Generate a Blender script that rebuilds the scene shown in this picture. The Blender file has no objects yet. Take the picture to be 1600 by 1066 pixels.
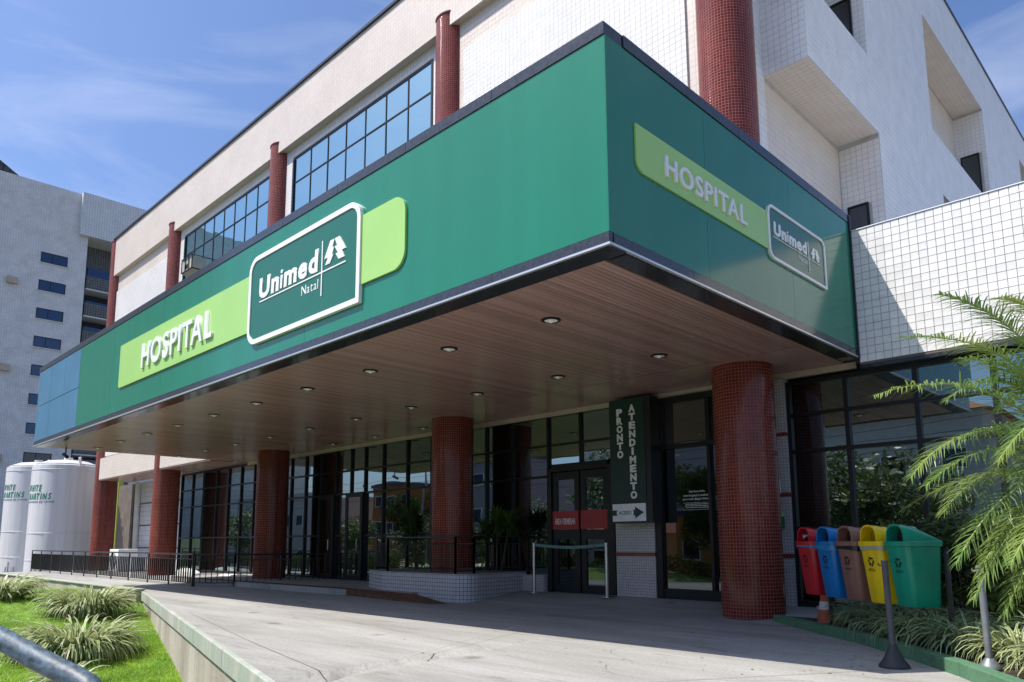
import bpy, bmesh, math, random
import numpy as np
from mathutils import Vector, Matrix, noise
random.seed(7); np.random.seed(7)
SC = bpy.context.scene
COL = SC.collection

# ------------------------------------------------------------------ camera
F_PX, PY = 1156.04, 680.33
PITCH, ROLL, YAW = 0.1413, -0.0052, 0.7783
CAM = Vector((4.0365, -5.4279, 1.2323))
cf = Vector((-math.sin(YAW)*math.cos(PITCH), math.cos(YAW)*math.cos(PITCH), math.sin(PITCH)))
cr = cf.cross(Vector((0, 0, 1))).normalized(); cu = cr.cross(cf)
ra = math.cos(ROLL)*cr + math.sin(ROLL)*cu; ua = -math.sin(ROLL)*cr + math.cos(ROLL)*cu
cd = bpy.data.cameras.new('camera'); cam = bpy.data.objects.new('camera', cd); COL.objects.link(cam)
m = Matrix.Identity(4)
for i in range(3):
    m[i][0] = ra[i]; m[i][1] = ua[i]; m[i][2] = -cf[i]; m[i][3] = CAM[i]
cam.matrix_world = m
cd.sensor_width = 36; cd.lens = F_PX/1600*36; cd.sensor_fit = 'HORIZONTAL'
cd.shift_y = (PY-533)/1600; cd.clip_end = 3000; cd.clip_start = 0.05
SC.camera = cam

# ------------------------------------------------------------------ sky, sun, exposure
SUN_DIR = Vector((0.38, 0.50, -1.0)).normalized()        # the way the light travels
el = math.asin(-SUN_DIR.z); az = math.atan2(-SUN_DIR.x, -SUN_DIR.y)
w = bpy.data.worlds.new('World'); SC.world = w; w.use_nodes = True
nt = w.node_tree; nt.nodes.clear()
N = nt.nodes.new; L = nt.links.new
out = N('ShaderNodeOutputWorld'); bg = N('ShaderNodeBackground'); sky = N('ShaderNodeTexSky')
sky.sky_type = 'NISHITA'; sky.sun_disc = False; sky.sun_elevation = el; sky.sun_rotation = az
sky.altitude = 0; sky.air_density = 1.0; sky.dust_density = 2.2; sky.ozone_density = 2.5
tc = N('ShaderNodeTexCoord'); mp = N('ShaderNodeMapping'); mp.inputs['Scale'].default_value = (1.0, 1.0, 5.5)
mp.inputs['Rotation'].default_value = (0.05, 0.12, 0.4); mp.inputs['Location'].default_value = (5.3, 0.9, 1.4)
nz = N('ShaderNodeTexNoise'); nz.inputs['Scale'].default_value = 1.9; nz.inputs['Detail'].default_value = 9; nz.inputs['Roughness'].default_value = 0.56
nz.inputs['Distortion'].default_value = 0.6
rp = N('ShaderNodeValToRGB'); rp.color_ramp.elements[0].position = 0.45; rp.color_ramp.elements[1].position = 0.82
rp.color_ramp.elements[1].color = (0.42, 0.42, 0.42, 1)
mx = N('ShaderNodeMix'); mx.data_type = 'RGBA'; mx.inputs['B'].default_value = (6.6, 7.0, 8.2, 1)
L(tc.outputs['Generated'], mp.inputs['Vector']); L(mp.outputs[0], nz.inputs['Vector']); L(nz.outputs['Fac'], rp.inputs[0])
tint = N('ShaderNodeMix'); tint.data_type = 'RGBA'; tint.blend_type = 'MULTIPLY'; tint.inputs['Factor'].default_value = 1; tint.inputs['B'].default_value = (0.86, 1.0, 1.25, 1)
L(rp.outputs[0], mx.inputs['Factor']); L(sky.outputs[0], tint.inputs['A']); L(tint.outputs['Result'], mx.inputs['A']); L(mx.outputs['Result'], bg.inputs[0]); L(bg.outputs[0], out.inputs[0])
bg.inputs[1].default_value = 0.115
sd = bpy.data.lights.new('sun', 'SUN'); sd.energy = 5.0; sd.angle = math.radians(0.5); sd.color = (1.0, 0.955, 0.89)
sun = bpy.data.objects.new('sun', sd); COL.objects.link(sun)
sun.rotation_mode = 'QUATERNION'; sun.rotation_quaternion = SUN_DIR.to_track_quat('-Z', 'Y')
SC.view_settings.view_transform = 'Standard'; SC.view_settings.look = 'None'
SC.view_settings.gamma = 1; SC.view_settings.exposure = 0.41; SC.view_settings.use_curve_mapping = False

# ------------------------------------------------------------------ materials
def newmat(name):
    mt = bpy.data.materials.new(name); mt.use_nodes = True
    return mt, mt.node_tree, mt.node_tree.nodes['Principled BSDF']
def c4(c): return (c[0], c[1], c[2], 1)
def mat(name, col, rough=0.6, metal=0.0, var=0.12, scale=3.0, bump=0.0, bscale=40, spec=0.5, coat=0.0, stretch=None, orand=0.0):
    mt, t, b = newmat(name)
    b.inputs['Roughness'].default_value = rough; b.inputs['Metallic'].default_value = metal
    b.inputs['Specular IOR Level'].default_value = spec; b.inputs['Coat Weight'].default_value = coat
    co = t.nodes.new('ShaderNodeTexCoord'); n1 = t.nodes.new('ShaderNodeTexNoise')
    n1.inputs['Scale'].default_value = scale; n1.inputs['Detail'].default_value = 6
    src = co.outputs['Object']
    if stretch:
        ma = t.nodes.new('ShaderNodeMapping'); ma.inputs['Scale'].default_value = stretch
        t.links.new(src, ma.inputs[0]); src = ma.outputs[0]
    t.links.new(src, n1.inputs['Vector'])
    r = t.nodes.new('ShaderNodeValToRGB')
    r.color_ramp.elements[0].position = 0.3; r.color_ramp.elements[1].position = 0.72
    r.color_ramp.elements[0].color = c4([x*(1-var) for x in col]); r.color_ramp.elements[1].color = c4([min(1, x*(1+var)) for x in col])
    t.links.new(n1.outputs['Fac'], r.inputs[0]); t.links.new(r.outputs[0], b.inputs['Base Color'])
    if orand:
        oi = t.nodes.new('ShaderNodeObjectInfo'); q1 = t.nodes.new('ShaderNodeMapRange'); q1.inputs['To Min'].default_value = 1-orand; q1.inputs['To Max'].default_value = 1+orand
        q2 = t.nodes.new('ShaderNodeMix'); q2.data_type = 'RGBA'; q2.blend_type = 'MULTIPLY'; q2.inputs['Factor'].default_value = 1
        t.links.new(oi.outputs['Random'], q1.inputs['Value']); t.links.new(r.outputs[0], q2.inputs['A']); t.links.new(q1.outputs[0], q2.inputs['B']); t.links.new(q2.outputs['Result'], b.inputs['Base Color'])
    if bump:
        n2 = t.nodes.new('ShaderNodeTexNoise'); n2.inputs['Scale'].default_value = bscale; n2.inputs['Detail'].default_value = 5
        t.links.new(co.outputs['Object'], n2.inputs['Vector'])
        bp = t.nodes.new('ShaderNodeBump'); bp.inputs['Strength'].default_value = bump; bp.inputs['Distance'].default_value = 0.02
        t.links.new(n2.outputs['Fac'], bp.inputs['Height']); t.links.new(bp.outputs[0], b.inputs['Normal'])
    return mt
def tilemat(name, c1, c2, grout, size, mortar, rough=0.25, bump=0.4, h=None, dirt=0.0, spec=0.5):
    """square tiles laid out in the mesh's UV map, which is in metres"""
    mt, t, b = newmat(name); b.inputs['Roughness'].default_value = rough; b.inputs['Specular IOR Level'].default_value = spec
    uv = t.nodes.new('ShaderNodeUVMap'); br = t.nodes.new('ShaderNodeTexBrick')
    br.offset = 0; br.squash = 1; br.inputs['Scale'].default_value = 1
    br.inputs['Brick Width'].default_value = size; br.inputs['Row Height'].default_value = h or size
    br.inputs['Mortar Size'].default_value = mortar; br.inputs['Mortar Smooth'].default_value = 0.15; br.inputs['Bias'].default_value = 0
    br.inputs['Color1'].default_value = c4(c1); br.inputs['Color2'].default_value = c4(c2); br.inputs['Mortar'].default_value = c4(grout)
    t.links.new(uv.outputs[0], br.inputs['Vector'])
    col = br.outputs['Color']
    nn = t.nodes.new('ShaderNodeTexNoise'); nn.inputs['Scale'].default_value = 0.9; nn.inputs['Detail'].default_value = 7
    t.links.new(uv.outputs[0], nn.inputs['Vector'])
    rr = t.nodes.new('ShaderNodeMapRange'); rr.inputs['From Min'].default_value = 0.3; rr.inputs['From Max'].default_value = 0.75
    rr.inputs['To Min'].default_value = 1.0-dirt; rr.inputs['To Max'].default_value = 1.0
    t.links.new(nn.outputs['Fac'], rr.inputs['Value'])
    mm = t.nodes.new('ShaderNodeMix'); mm.data_type = 'RGBA'; mm.blend_type = 'MULTIPLY'; mm.inputs['Factor'].default_value = 1
    t.links.new(col, mm.inputs['A']); t.links.new(rr.outputs[0], mm.inputs['B']); t.links.new(mm.outputs['Result'], b.inputs['Base Color'])
    r2 = t.nodes.new('ShaderNodeMapRange'); r2.inputs['To Min'].default_value = rough; r2.inputs['To Max'].default_value = 0.85
    t.links.new(br.outputs['Fac'], r2.inputs['Value']); t.links.new(r2.outputs[0], b.inputs['Roughness'])
    bp = t.nodes.new('ShaderNodeBump'); bp.invert = True; bp.inputs['Strength'].default_value = bump; bp.inputs['Distance'].default_value = 0.004
    t.links.new(br.outputs['Fac'], bp.inputs['Height']); t.links.new(bp.outputs[0], b.inputs['Normal'])
    return mt
def glassmat(name, tint, body, refl=0.5, wave=0.06, wscale=0.9):
    """solar reflective glazing: tinted mirror coat over dark glass"""
    mt, t, b = newmat(name); b.inputs['Base Color'].default_value = c4(body); b.inputs['Roughness'].default_value = 0.05
    g = t.nodes.new('ShaderNodeBsdfGlossy'); g.inputs['Color'].default_value = c4(tint); g.inputs['Roughness'].default_value = 0.0
    mxs = t.nodes.new('ShaderNodeMixShader'); fr = t.nodes.new('ShaderNodeFresnel'); fr.inputs['IOR'].default_value = 1.45
    mr = t.nodes.new('ShaderNodeMapRange'); mr.inputs['To Min'].default_value = refl; mr.inputs['To Max'].default_value = 1.0
    t.links.new(fr.outputs[0], mr.inputs['Value']); t.links.new(mr.outputs[0], mxs.inputs[0])
    t.links.new(b.outputs[0], mxs.inputs[1]); t.links.new(g.outputs[0], mxs.inputs[2])
    o = t.nodes['Material Output']; t.links.new(mxs.outputs[0], o.inputs[0])
    co = t.nodes.new('ShaderNodeTexCoord'); oi = t.nodes.new('ShaderNodeObjectInfo'); va = t.nodes.new('ShaderNodeVectorMath'); va.operation = 'MULTIPLY_ADD'
    cx = t.nodes.new('ShaderNodeCombineXYZ'); t.links.new(oi.outputs['Random'], cx.inputs[0]); t.links.new(oi.outputs['Random'], cx.inputs[2])
    va.inputs[1].default_value = (9, 9, 9); t.links.new(cx.outputs[0], va.inputs[0]); t.links.new(co.outputs['Object'], va.inputs[2])
    n2 = t.nodes.new('ShaderNodeTexNoise'); n2.inputs['Scale'].default_value = wscale; n2.inputs['Detail'].default_value = 1
    t.links.new(va.outputs[0], n2.inputs['Vector'])
    bp = t.nodes.new('ShaderNodeBump'); bp.inputs['Strength'].default_value = wave; bp.inputs['Distance'].default_value = 0.1
    t.links.new(n2.outputs['Fac'], bp.inputs['Height']); t.links.new(bp.outputs[0], g.inputs['Normal'])
    return mt
def leafmat(name, c1, c2, scale=2.0, trans=0.25, rough=0.45, stripe=None):
    mt, t, b = newmat(name); b.inputs['Roughness'].default_value = rough
    co = t.nodes.new('ShaderNodeTexCoord'); n1 = t.nodes.new('ShaderNodeTexNoise'); n1.inputs['Scale'].default_value = scale; n1.inputs['Detail'].default_value = 4
    t.links.new(co.outputs['Object'], n1.inputs['Vector'])
    r = t.nodes.new('ShaderNodeValToRGB'); r.color_ramp.elements[0].position = 0.35; r.color_ramp.elements[1].position = 0.65
    r.color_ramp.elements[0].color = c4(c1); r.color_ramp.elements[1].color = c4(c2)
    t.links.new(n1.outputs['Fac'], r.inputs[0]); col = r.outputs[0]
    if stripe:       # pale margins across the leaf (u runs 0..1 across the blade)
        uv = t.nodes.new('ShaderNodeUVMap'); sp = t.nodes.new('ShaderNodeSeparateXYZ'); t.links.new(uv.outputs[0], sp.inputs[0])
        r3 = t.nodes.new('ShaderNodeValToRGB'); e = r3.color_ramp.elements
        e[0].position = 0.28; e[0].color = (1, 1, 1, 1); e[1].position = 0.36; e[1].color = (0, 0, 0, 1)
        q = e.new(0.64); q.color = (0, 0, 0, 1); q = e.new(0.72); q.color = (1, 1, 1, 1)
        t.links.new(sp.outputs[0], r3.inputs[0])
        mm = t.nodes.new('ShaderNodeMix'); mm.data_type = 'RGBA'; mm.inputs['B'].default_value = c4(stripe)
        t.links.new(r3.outputs[0], mm.inputs['Factor']); t.links.new(col, mm.inputs['A']); col = mm.outputs['Result']
    t.links.new(col, b.inputs['Base Color'])
    tr = t.nodes.new('ShaderNodeBsdfTranslucent'); t.links.new(col, tr.inputs[0])
    ms = t.nodes.new('ShaderNodeMixShader'); ms.inputs[0].default_value = trans
    t.links.new(b.outputs[0], ms.inputs[1]); t.links.new(tr.outputs[0], ms.inputs[2]); t.links.new(ms.outputs[0], t.nodes['Material Output'].inputs[0])
    return mt
def concretemat(name, c1, c2, streak=(1, 1, 1), rough=0.85, green=None, seams=True):
    mt, t, b = newmat(name); b.inputs['Roughness'].default_value = rough; b.inputs['Specular IOR Level'].default_value = 0.3
    co = t.nodes.new('ShaderNodeTexCoord'); ma = t.nodes.new('ShaderNodeMapping'); ma.inputs['Scale'].default_value = streak
    t.links.new(co.outputs['Object'], ma.inputs[0])
    def nz(sc, det, src): 
        n = t.nodes.new('ShaderNodeTexNoise'); n.inputs['Scale'].default_value = sc; n.inputs['Detail'].default_value = det; n.inputs['Roughness'].default_value = 0.65
        t.links.new(src, n.inputs['Vector']); return n
    a = nz(0.8, 9, ma.outputs[0]); f = nz(28, 6, co.outputs['Object'])
    r = t.nodes.new('ShaderNodeValToRGB'); r.color_ramp.elements[0].position = 0.34; r.color_ramp.elements[1].position = 0.62
    r.color_ramp.elements[0].color = c4(c1); r.color_ramp.elements[1].color = c4(c2); t.links.new(a.outputs['Fac'], r.inputs[0])
    r2 = t.nodes.new('ShaderNodeMapRange'); r2.inputs['From Min'].default_value = 0.3; r2.inputs['From Max'].default_value = 0.7
    r2.inputs['To Min'].default_value = 0.8; r2.inputs['To Max'].default_value = 1.1; t.links.new(f.outputs['Fac'], r2.inputs['Value'])
    mm = t.nodes.new('ShaderNodeMix'); mm.data_type = 'RGBA'; mm.blend_type = 'MULTIPLY'; mm.inputs['Factor'].default_value = 1
    t.links.new(r.outputs[0], mm.inputs['A']); t.links.new(r2.outputs[0], mm.inputs['B']); col = mm.outputs['Result']
    # dark spots and tyre scuffs
    s = nz(2.6, 12, ma.outputs[0]); r4 = t.nodes.new('ShaderNodeValToRGB'); r4.color_ramp.elements[0].position = 0.30; r4.color_ramp.elements[1].position = 0.42
    r4.color_ramp.elements[0].color = (0.62, 0.60, 0.57, 1); r4.color_ramp.elements[1].color = (1, 1, 1, 1); t.links.new(s.outputs['Fac'], r4.inputs[0])
    m2 = t.nodes.new('ShaderNodeMix'); m2.data_type = 'RGBA'; m2.blend_type = 'MULTIPLY'; m2.inputs['Factor'].default_value = 1
    t.links.new(col, m2.inputs['A']); t.links.new(r4.outputs[0], m2.inputs['B']); col = m2.outputs['Result']
    if streak[0] < .5:      # tyre scuffs running across the drive, and round oil spots
        mt2 = t.nodes.new('ShaderNodeMapping'); mt2.inputs['Scale'].default_value = (.10, 2.6, 1); mt2.inputs['Rotation'].default_value = (0, 0, .25)
        t.links.new(co.outputs['Object'], mt2.inputs[0]); ty = nz(1.3, 4, mt2.outputs[0]); r6 = t.nodes.new('ShaderNodeValToRGB'); e6 = r6.color_ramp.elements
        e6[0].position = .53; e6[0].color = (1, 1, 1, 1); e6[1].position = .60; e6[1].color = (.91, .905, .90, 1); q = e6.new(.67); q.color = (1, 1, 1, 1)
        vo = t.nodes.new('ShaderNodeTexVoronoi'); vo.inputs['Scale'].default_value = .9; t.links.new(co.outputs['Object'], vo.inputs['Vector'])
        r7 = t.nodes.new('ShaderNodeValToRGB'); r7.color_ramp.elements[0].position = .05; r7.color_ramp.elements[0].color = (.60, .58, .56, 1); r7.color_ramp.elements[1].position = .13; r7.color_ramp.elements[1].color = (1, 1, 1, 1)
        t.links.new(ty.outputs['Fac'], r6.inputs[0]); t.links.new(vo.outputs['Distance'], r7.inputs[0])
        for rr_ in (r6, r7):
            m4 = t.nodes.new('ShaderNodeMix'); m4.data_type = 'RGBA'; m4.blend_type = 'MULTIPLY'; m4.inputs['Factor'].default_value = 1
            t.links.new(col, m4.inputs['A']); t.links.new(rr_.outputs[0], m4.inputs['B']); col = m4.outputs['Result']
    if green:
        g = nz(1.7, 8, ma.outputs[0]); r5 = t.nodes.new('ShaderNodeValToRGB'); r5.color_ramp.elements[0].position = 0.42; r5.color_ramp.elements[1].position = 0.55
        t.links.new(g.outputs['Fac'], r5.inputs[0]); m3 = t.nodes.new('ShaderNodeMix'); m3.data_type = 'RGBA'; m3.inputs['B'].default_value = c4(green)
        t.links.new(r5.outputs[0], m3.inputs['Factor']); t.links.new(col, m3.inputs['A']); col = m3.outputs['Result']
    t.links.new(col, b.inputs['Base Color'])
    bp = t.nodes.new('ShaderNodeBump'); bp.inputs['Strength'].default_value = 0.5; bp.inputs['Distance'].default_value = 0.01
    t.links.new(f.outputs['Fac'], bp.inputs['Height']); t.links.new(bp.outputs[0], b.inputs['Normal'])
    return mt

M = {}
M['red_tile'] = tilemat('red mosaic', (.23, .028, .020), (.13, .013, .012), (.40, .17, .12), .0533, .0036, rough=.14, bump=.35, dirt=.38, spec=.35)
M['small_white'] = tilemat('small white mosaic', (.55, .53, .52), (.47, .45, .45), (.16, .14, .13), .0533, .003, rough=.3, bump=.4, dirt=.15)
M['red_band'] = tilemat('red band mosaic', (.20, .032, .025), (.15, .02, .02), (.3, .12, .1), .0533, .0032, rough=.2)
M['white_wall'] = tilemat('white wall mosaic', (.80, .78, .76), (.73, .71, .70), (.48, .43, .41), .12, .005, rough=.3, bump=.4, dirt=.1)
M['beige_wall'] = tilemat('beige wall mosaic', (.72, .63, .55), (.67, .58, .51), (.50, .43, .38), .12, .004, rough=.35, bump=.35, dirt=.12)
M['tower_wall'] = tilemat('tower mosaic', (.76, .76, .75), (.69, .69, .69), (.52, .52, .53), .22, .014, rough=.4, bump=.3, dirt=.2)
M['tower_light'] = tilemat('tower light mosaic', (.72, .75, .76), (.66, .69, .71), (.42, .46, .47), .25, .02, rough=.4, bump=.3, dirt=.12)
M['tower_grey'] = tilemat('balcony mosaic', (.16, .17, .16), (.11, .12, .12), (.05, .05, .05), .25, .03, rough=.4, bump=.3)
M['tile'] = mat('glazed white tile', (.79, .77, .74), .22, var=.09, scale=5, orand=.07)
M['tile_back'] = mat('tile grout', (.13, .10, .09), .9, var=.15)
M['tile_bounce'] = mat('white tile with bounce tint', (.72, .64, .56), .3, var=.06, scale=2.5)  # white recess tile with warm bounce light put into its colour
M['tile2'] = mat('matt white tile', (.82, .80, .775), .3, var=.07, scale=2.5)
M['tile2_back'] = mat('pale grout', (.50, .49, .48), .9)
M['green'] = mat('green cladding', (.010, .185, .108), .14, var=.055, scale=.9, spec=.5, coat=.0, stretch=(3, 3, .12), orand=.04)
M['green_dark'] = mat('logo green', (.008, .130, .078), .22, var=.03)
M['blue_panel'] = mat('blue grey cladding', (.065, .19, .32), .2, var=.1, scale=.8, spec=.6)
M['lime'] = mat('lime acrylic', (.37, .63, .16), .25, var=.05, scale=.7, coat=.1)
M['white'] = mat('white acrylic', (.82, .82, .82), .3, var=.02)
M['granite'] = mat('dark granite', (.030, .032, .040), .12, var=.45, scale=18, spec=.6)
M['black'] = mat('black painted metal', (.012, .013, .015), .35, var=.2)
M['silver'] = mat('aluminium strip', (.62, .62, .63), .35, metal=.7, var=.05)
M['frame'] = mat('dark window frame', (.009, .010, .012), .4, var=.15, spec=.35)
M['slat'] = mat('brown ceiling slat', (.375, .235, .21), .24, var=.2, scale=1.3, spec=.4, stretch=(1, .15, 1), orand=.16)
M['cream'] = mat('cream trim', (.45, .38, .30), .6)
M['glass_up'] = glassmat('upper solar glass', (.50, .70, .74), (.03, .10, .12), .66, wave=.03)
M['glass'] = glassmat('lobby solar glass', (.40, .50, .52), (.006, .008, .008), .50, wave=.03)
M['door_glass'] = glassmat('dark door glass', (.16, .20, .24), (.004, .004, .005), .38, wave=.02)
M['tower_glass'] = glassmat('tower window glass', (.10, .15, .24), (.01, .014, .02), .35)
M['pave'] = concretemat('driveway concrete', (.265, .255, .23), (.39, .38, .355), (.25, 1.4, 1))
M['kerb_conc'] = concretemat('kerb concrete', (.24, .25, .25), (.38, .37, .34))
M['wall_conc'] = concretemat('retaining wall concrete', (.30, .26, .22), (.50, .45, .39), (1.5, 1.5, .3))
M['moss'] = concretemat('mossy coping', (.36, .35, .30), (.48, .46, .41), (1.5, 1.5, .5), green=(.31, .355, .30))
M['green_kerb'] = concretemat('green painted kerb', (.06, .15, .08), (.10, .21, .12))
M['orange'] = mat('faded orange kerb paint', (.12, .055, .022), .85, var=.35, scale=6)
M['soil'] = mat('soil', (.045, .032, .022), .95, var=.4, scale=9, bump=1, bscale=30)
M['lawn'] = mat('lawn earth', (.14, .25, .03), .9, var=.35, scale=3, bump=1, bscale=60)
M['grass'] = leafmat('grass blades', (.22, .40, .03), (.42, .60, .06), 1.5, .3)
M['varieg'] = leafmat('variegated leaves', (.10, .17, .05), (.17, .24, .07), 3, .25, stripe=(.50, .53, .27))
M['liriope'] = leafmat('striped border leaves', (.06, .12, .04), (.10, .18, .05), 3, .2, stripe=(.34, .42, .22))
M['palm'] = leafmat('palm leaflets', (.11, .21, .055), (.22, .29, .06), 1.4, .3, .35)
M['palm_stem'] = mat('palm midrib', (.34, .36, .12), .5)
M['bark'] = mat('bark', (.09, .065, .045), .9, var=.3, scale=8, bump=1, bscale=20)
M['tree1'] = leafmat('tree leaves', (.045, .085, .018), (.10, .15, .03), 1.0, .3)
M['tree2'] = leafmat('hedge leaves', (.08, .12, .02), (.15, .18, .035), 1.2, .3)
M['dracaena'] = leafmat('dracaena leaves', (.04, .085, .02), (.08, .13, .03), 2, .15)
M['ground'] = mat('town ground', (.16, .15, .12), .9, var=.3, scale=.2)
M['asphalt'] = mat('asphalt', (.055, .055, .058), .9, var=.2, scale=2, bump=.5)
M['tank'] = mat('tank white paint', (.62, .615, .62), .35, var=.10, scale=2.2, stretch=(2.5, 2.5, .12))
M['tank_text'] = mat('tank green print', (.01, .22, .13), .4)
M['tank_blue'] = mat('tank blue print', (.04, .08, .25), .4)
M['steel'] = mat('brushed steel', (.60, .60, .61), .25, metal=1, var=.04)
M['belt'] = mat('teal belt', (.10, .21, .19), .6)
M['pipe'] = mat('worn blue grey pipe paint', (.055, .085, .11), .5, metal=.0, var=.75, scale=22, stretch=(1, 3, 3), bump=.08, bscale=60)
M['yellow_post'] = mat('yellow paint', (.62, .28, .01), .5)
M['sign_green'] = mat('sign dark green', (.005, .030, .024), .35)
M['sign_white'] = mat('sign white', (.72, .74, .75), .5)
M['sticker'] = mat('red sticker', (.34, .02, .025), .5)
M['blackprint'] = mat('black print', (.012, .012, .012), .5)
M['bin_red'] = mat('bin red', (.42, .010, .018), .32, var=.2, scale=7, bump=.12, bscale=25, stretch=(1, 1, .4))
M['bin_blue'] = mat('bin blue', (.0, .15, .42), .32, var=.2, scale=7, bump=.12, bscale=25, stretch=(1, 1, .4))
M['bin_brown'] = mat('bin brown', (.22, .105, .075), .4, var=.2, scale=7, bump=.12, bscale=25, stretch=(1, 1, .4))
M['bin_yellow'] = mat('bin yellow', (.72, .50, .0), .32, var=.2, scale=7, bump=.12, bscale=25, stretch=(1, 1, .4))
M['bin_green'] = mat('bin green', (.0, .25, .15), .32, var=.2, scale=7, bump=.12, bscale=25, stretch=(1, 1, .4))
M['bag_black'] = mat('black bin bag', (.01, .01, .01), .3)
M['bag_clear'] = mat('translucent bin bag', (.30, .34, .28), .3)
M['bag_blue'] = mat('blue bin bag', (.03, .20, .42), .3)
M['inside'] = mat('bin inside', (.01, .01, .01), .8)
M['cone'] = mat('cone orange', (.42, .085, .03), .6)
M['cone_white'] = mat('cone reflective band', (.55, .56, .58), .4)
M['post'] = mat('grey bollard paint', (.07, .07, .08), .45, metal=.3, var=.25, scale=8)
M['rubber'] = mat('dark rubber', (.03, .032, .038), .6, var=.3, scale=8)
M['beige'] = mat('beige plastic', (.5, .47, .4), .5)
M['bulb'] = mat('lamp reflector', (.85, .83, .80), .5, var=.05)
M['plaster'] = mat('white plaster', (.66, .64, .60), .8, var=.08)
M['ochre'] = mat('ochre plaster', (.50, .25, .04), .8, var=.1)
M['navy'] = mat('navy plaster', (.04, .06, .14), .7, var=.1)
M['orange_pl'] = mat('orange plaster', (.45, .16, .04), .8, var=.1)
M['terra'] = mat('terracotta roof', (.38, .13, .06), .85, var=.3, scale=2, bump=.6, bscale=14)
M['grey_pl'] = mat('grey plaster', (.30, .30, .32), .8, var=.15)
M['dark_roof'] = tilemat('dark roof tiles', (.055, .06, .06), (.04, .045, .045), (.02, .02, .02), .6, .06, rough=.6)  # roof block tiles, dark in their own colour
M['lime_wall'] = mat('lime painted wall', (.32, .42, .04), .8)
M['pale_green'] = mat('pale green wall', (.40, .48, .30), .8)
M['duct'] = mat('brown grey pleated metal', (.24, .20, .17), .5, var=.2)
M['car_w'] = mat('white car paint', (.7, .7, .7), .2, coat=.5)
M['car_d'] = mat('dark car paint', (.05, .06, .08), .2, coat=.5)
M['far_hill'] = mat('hill green', (.07, .10, .04), .95, var=.4, scale=.05)

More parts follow.
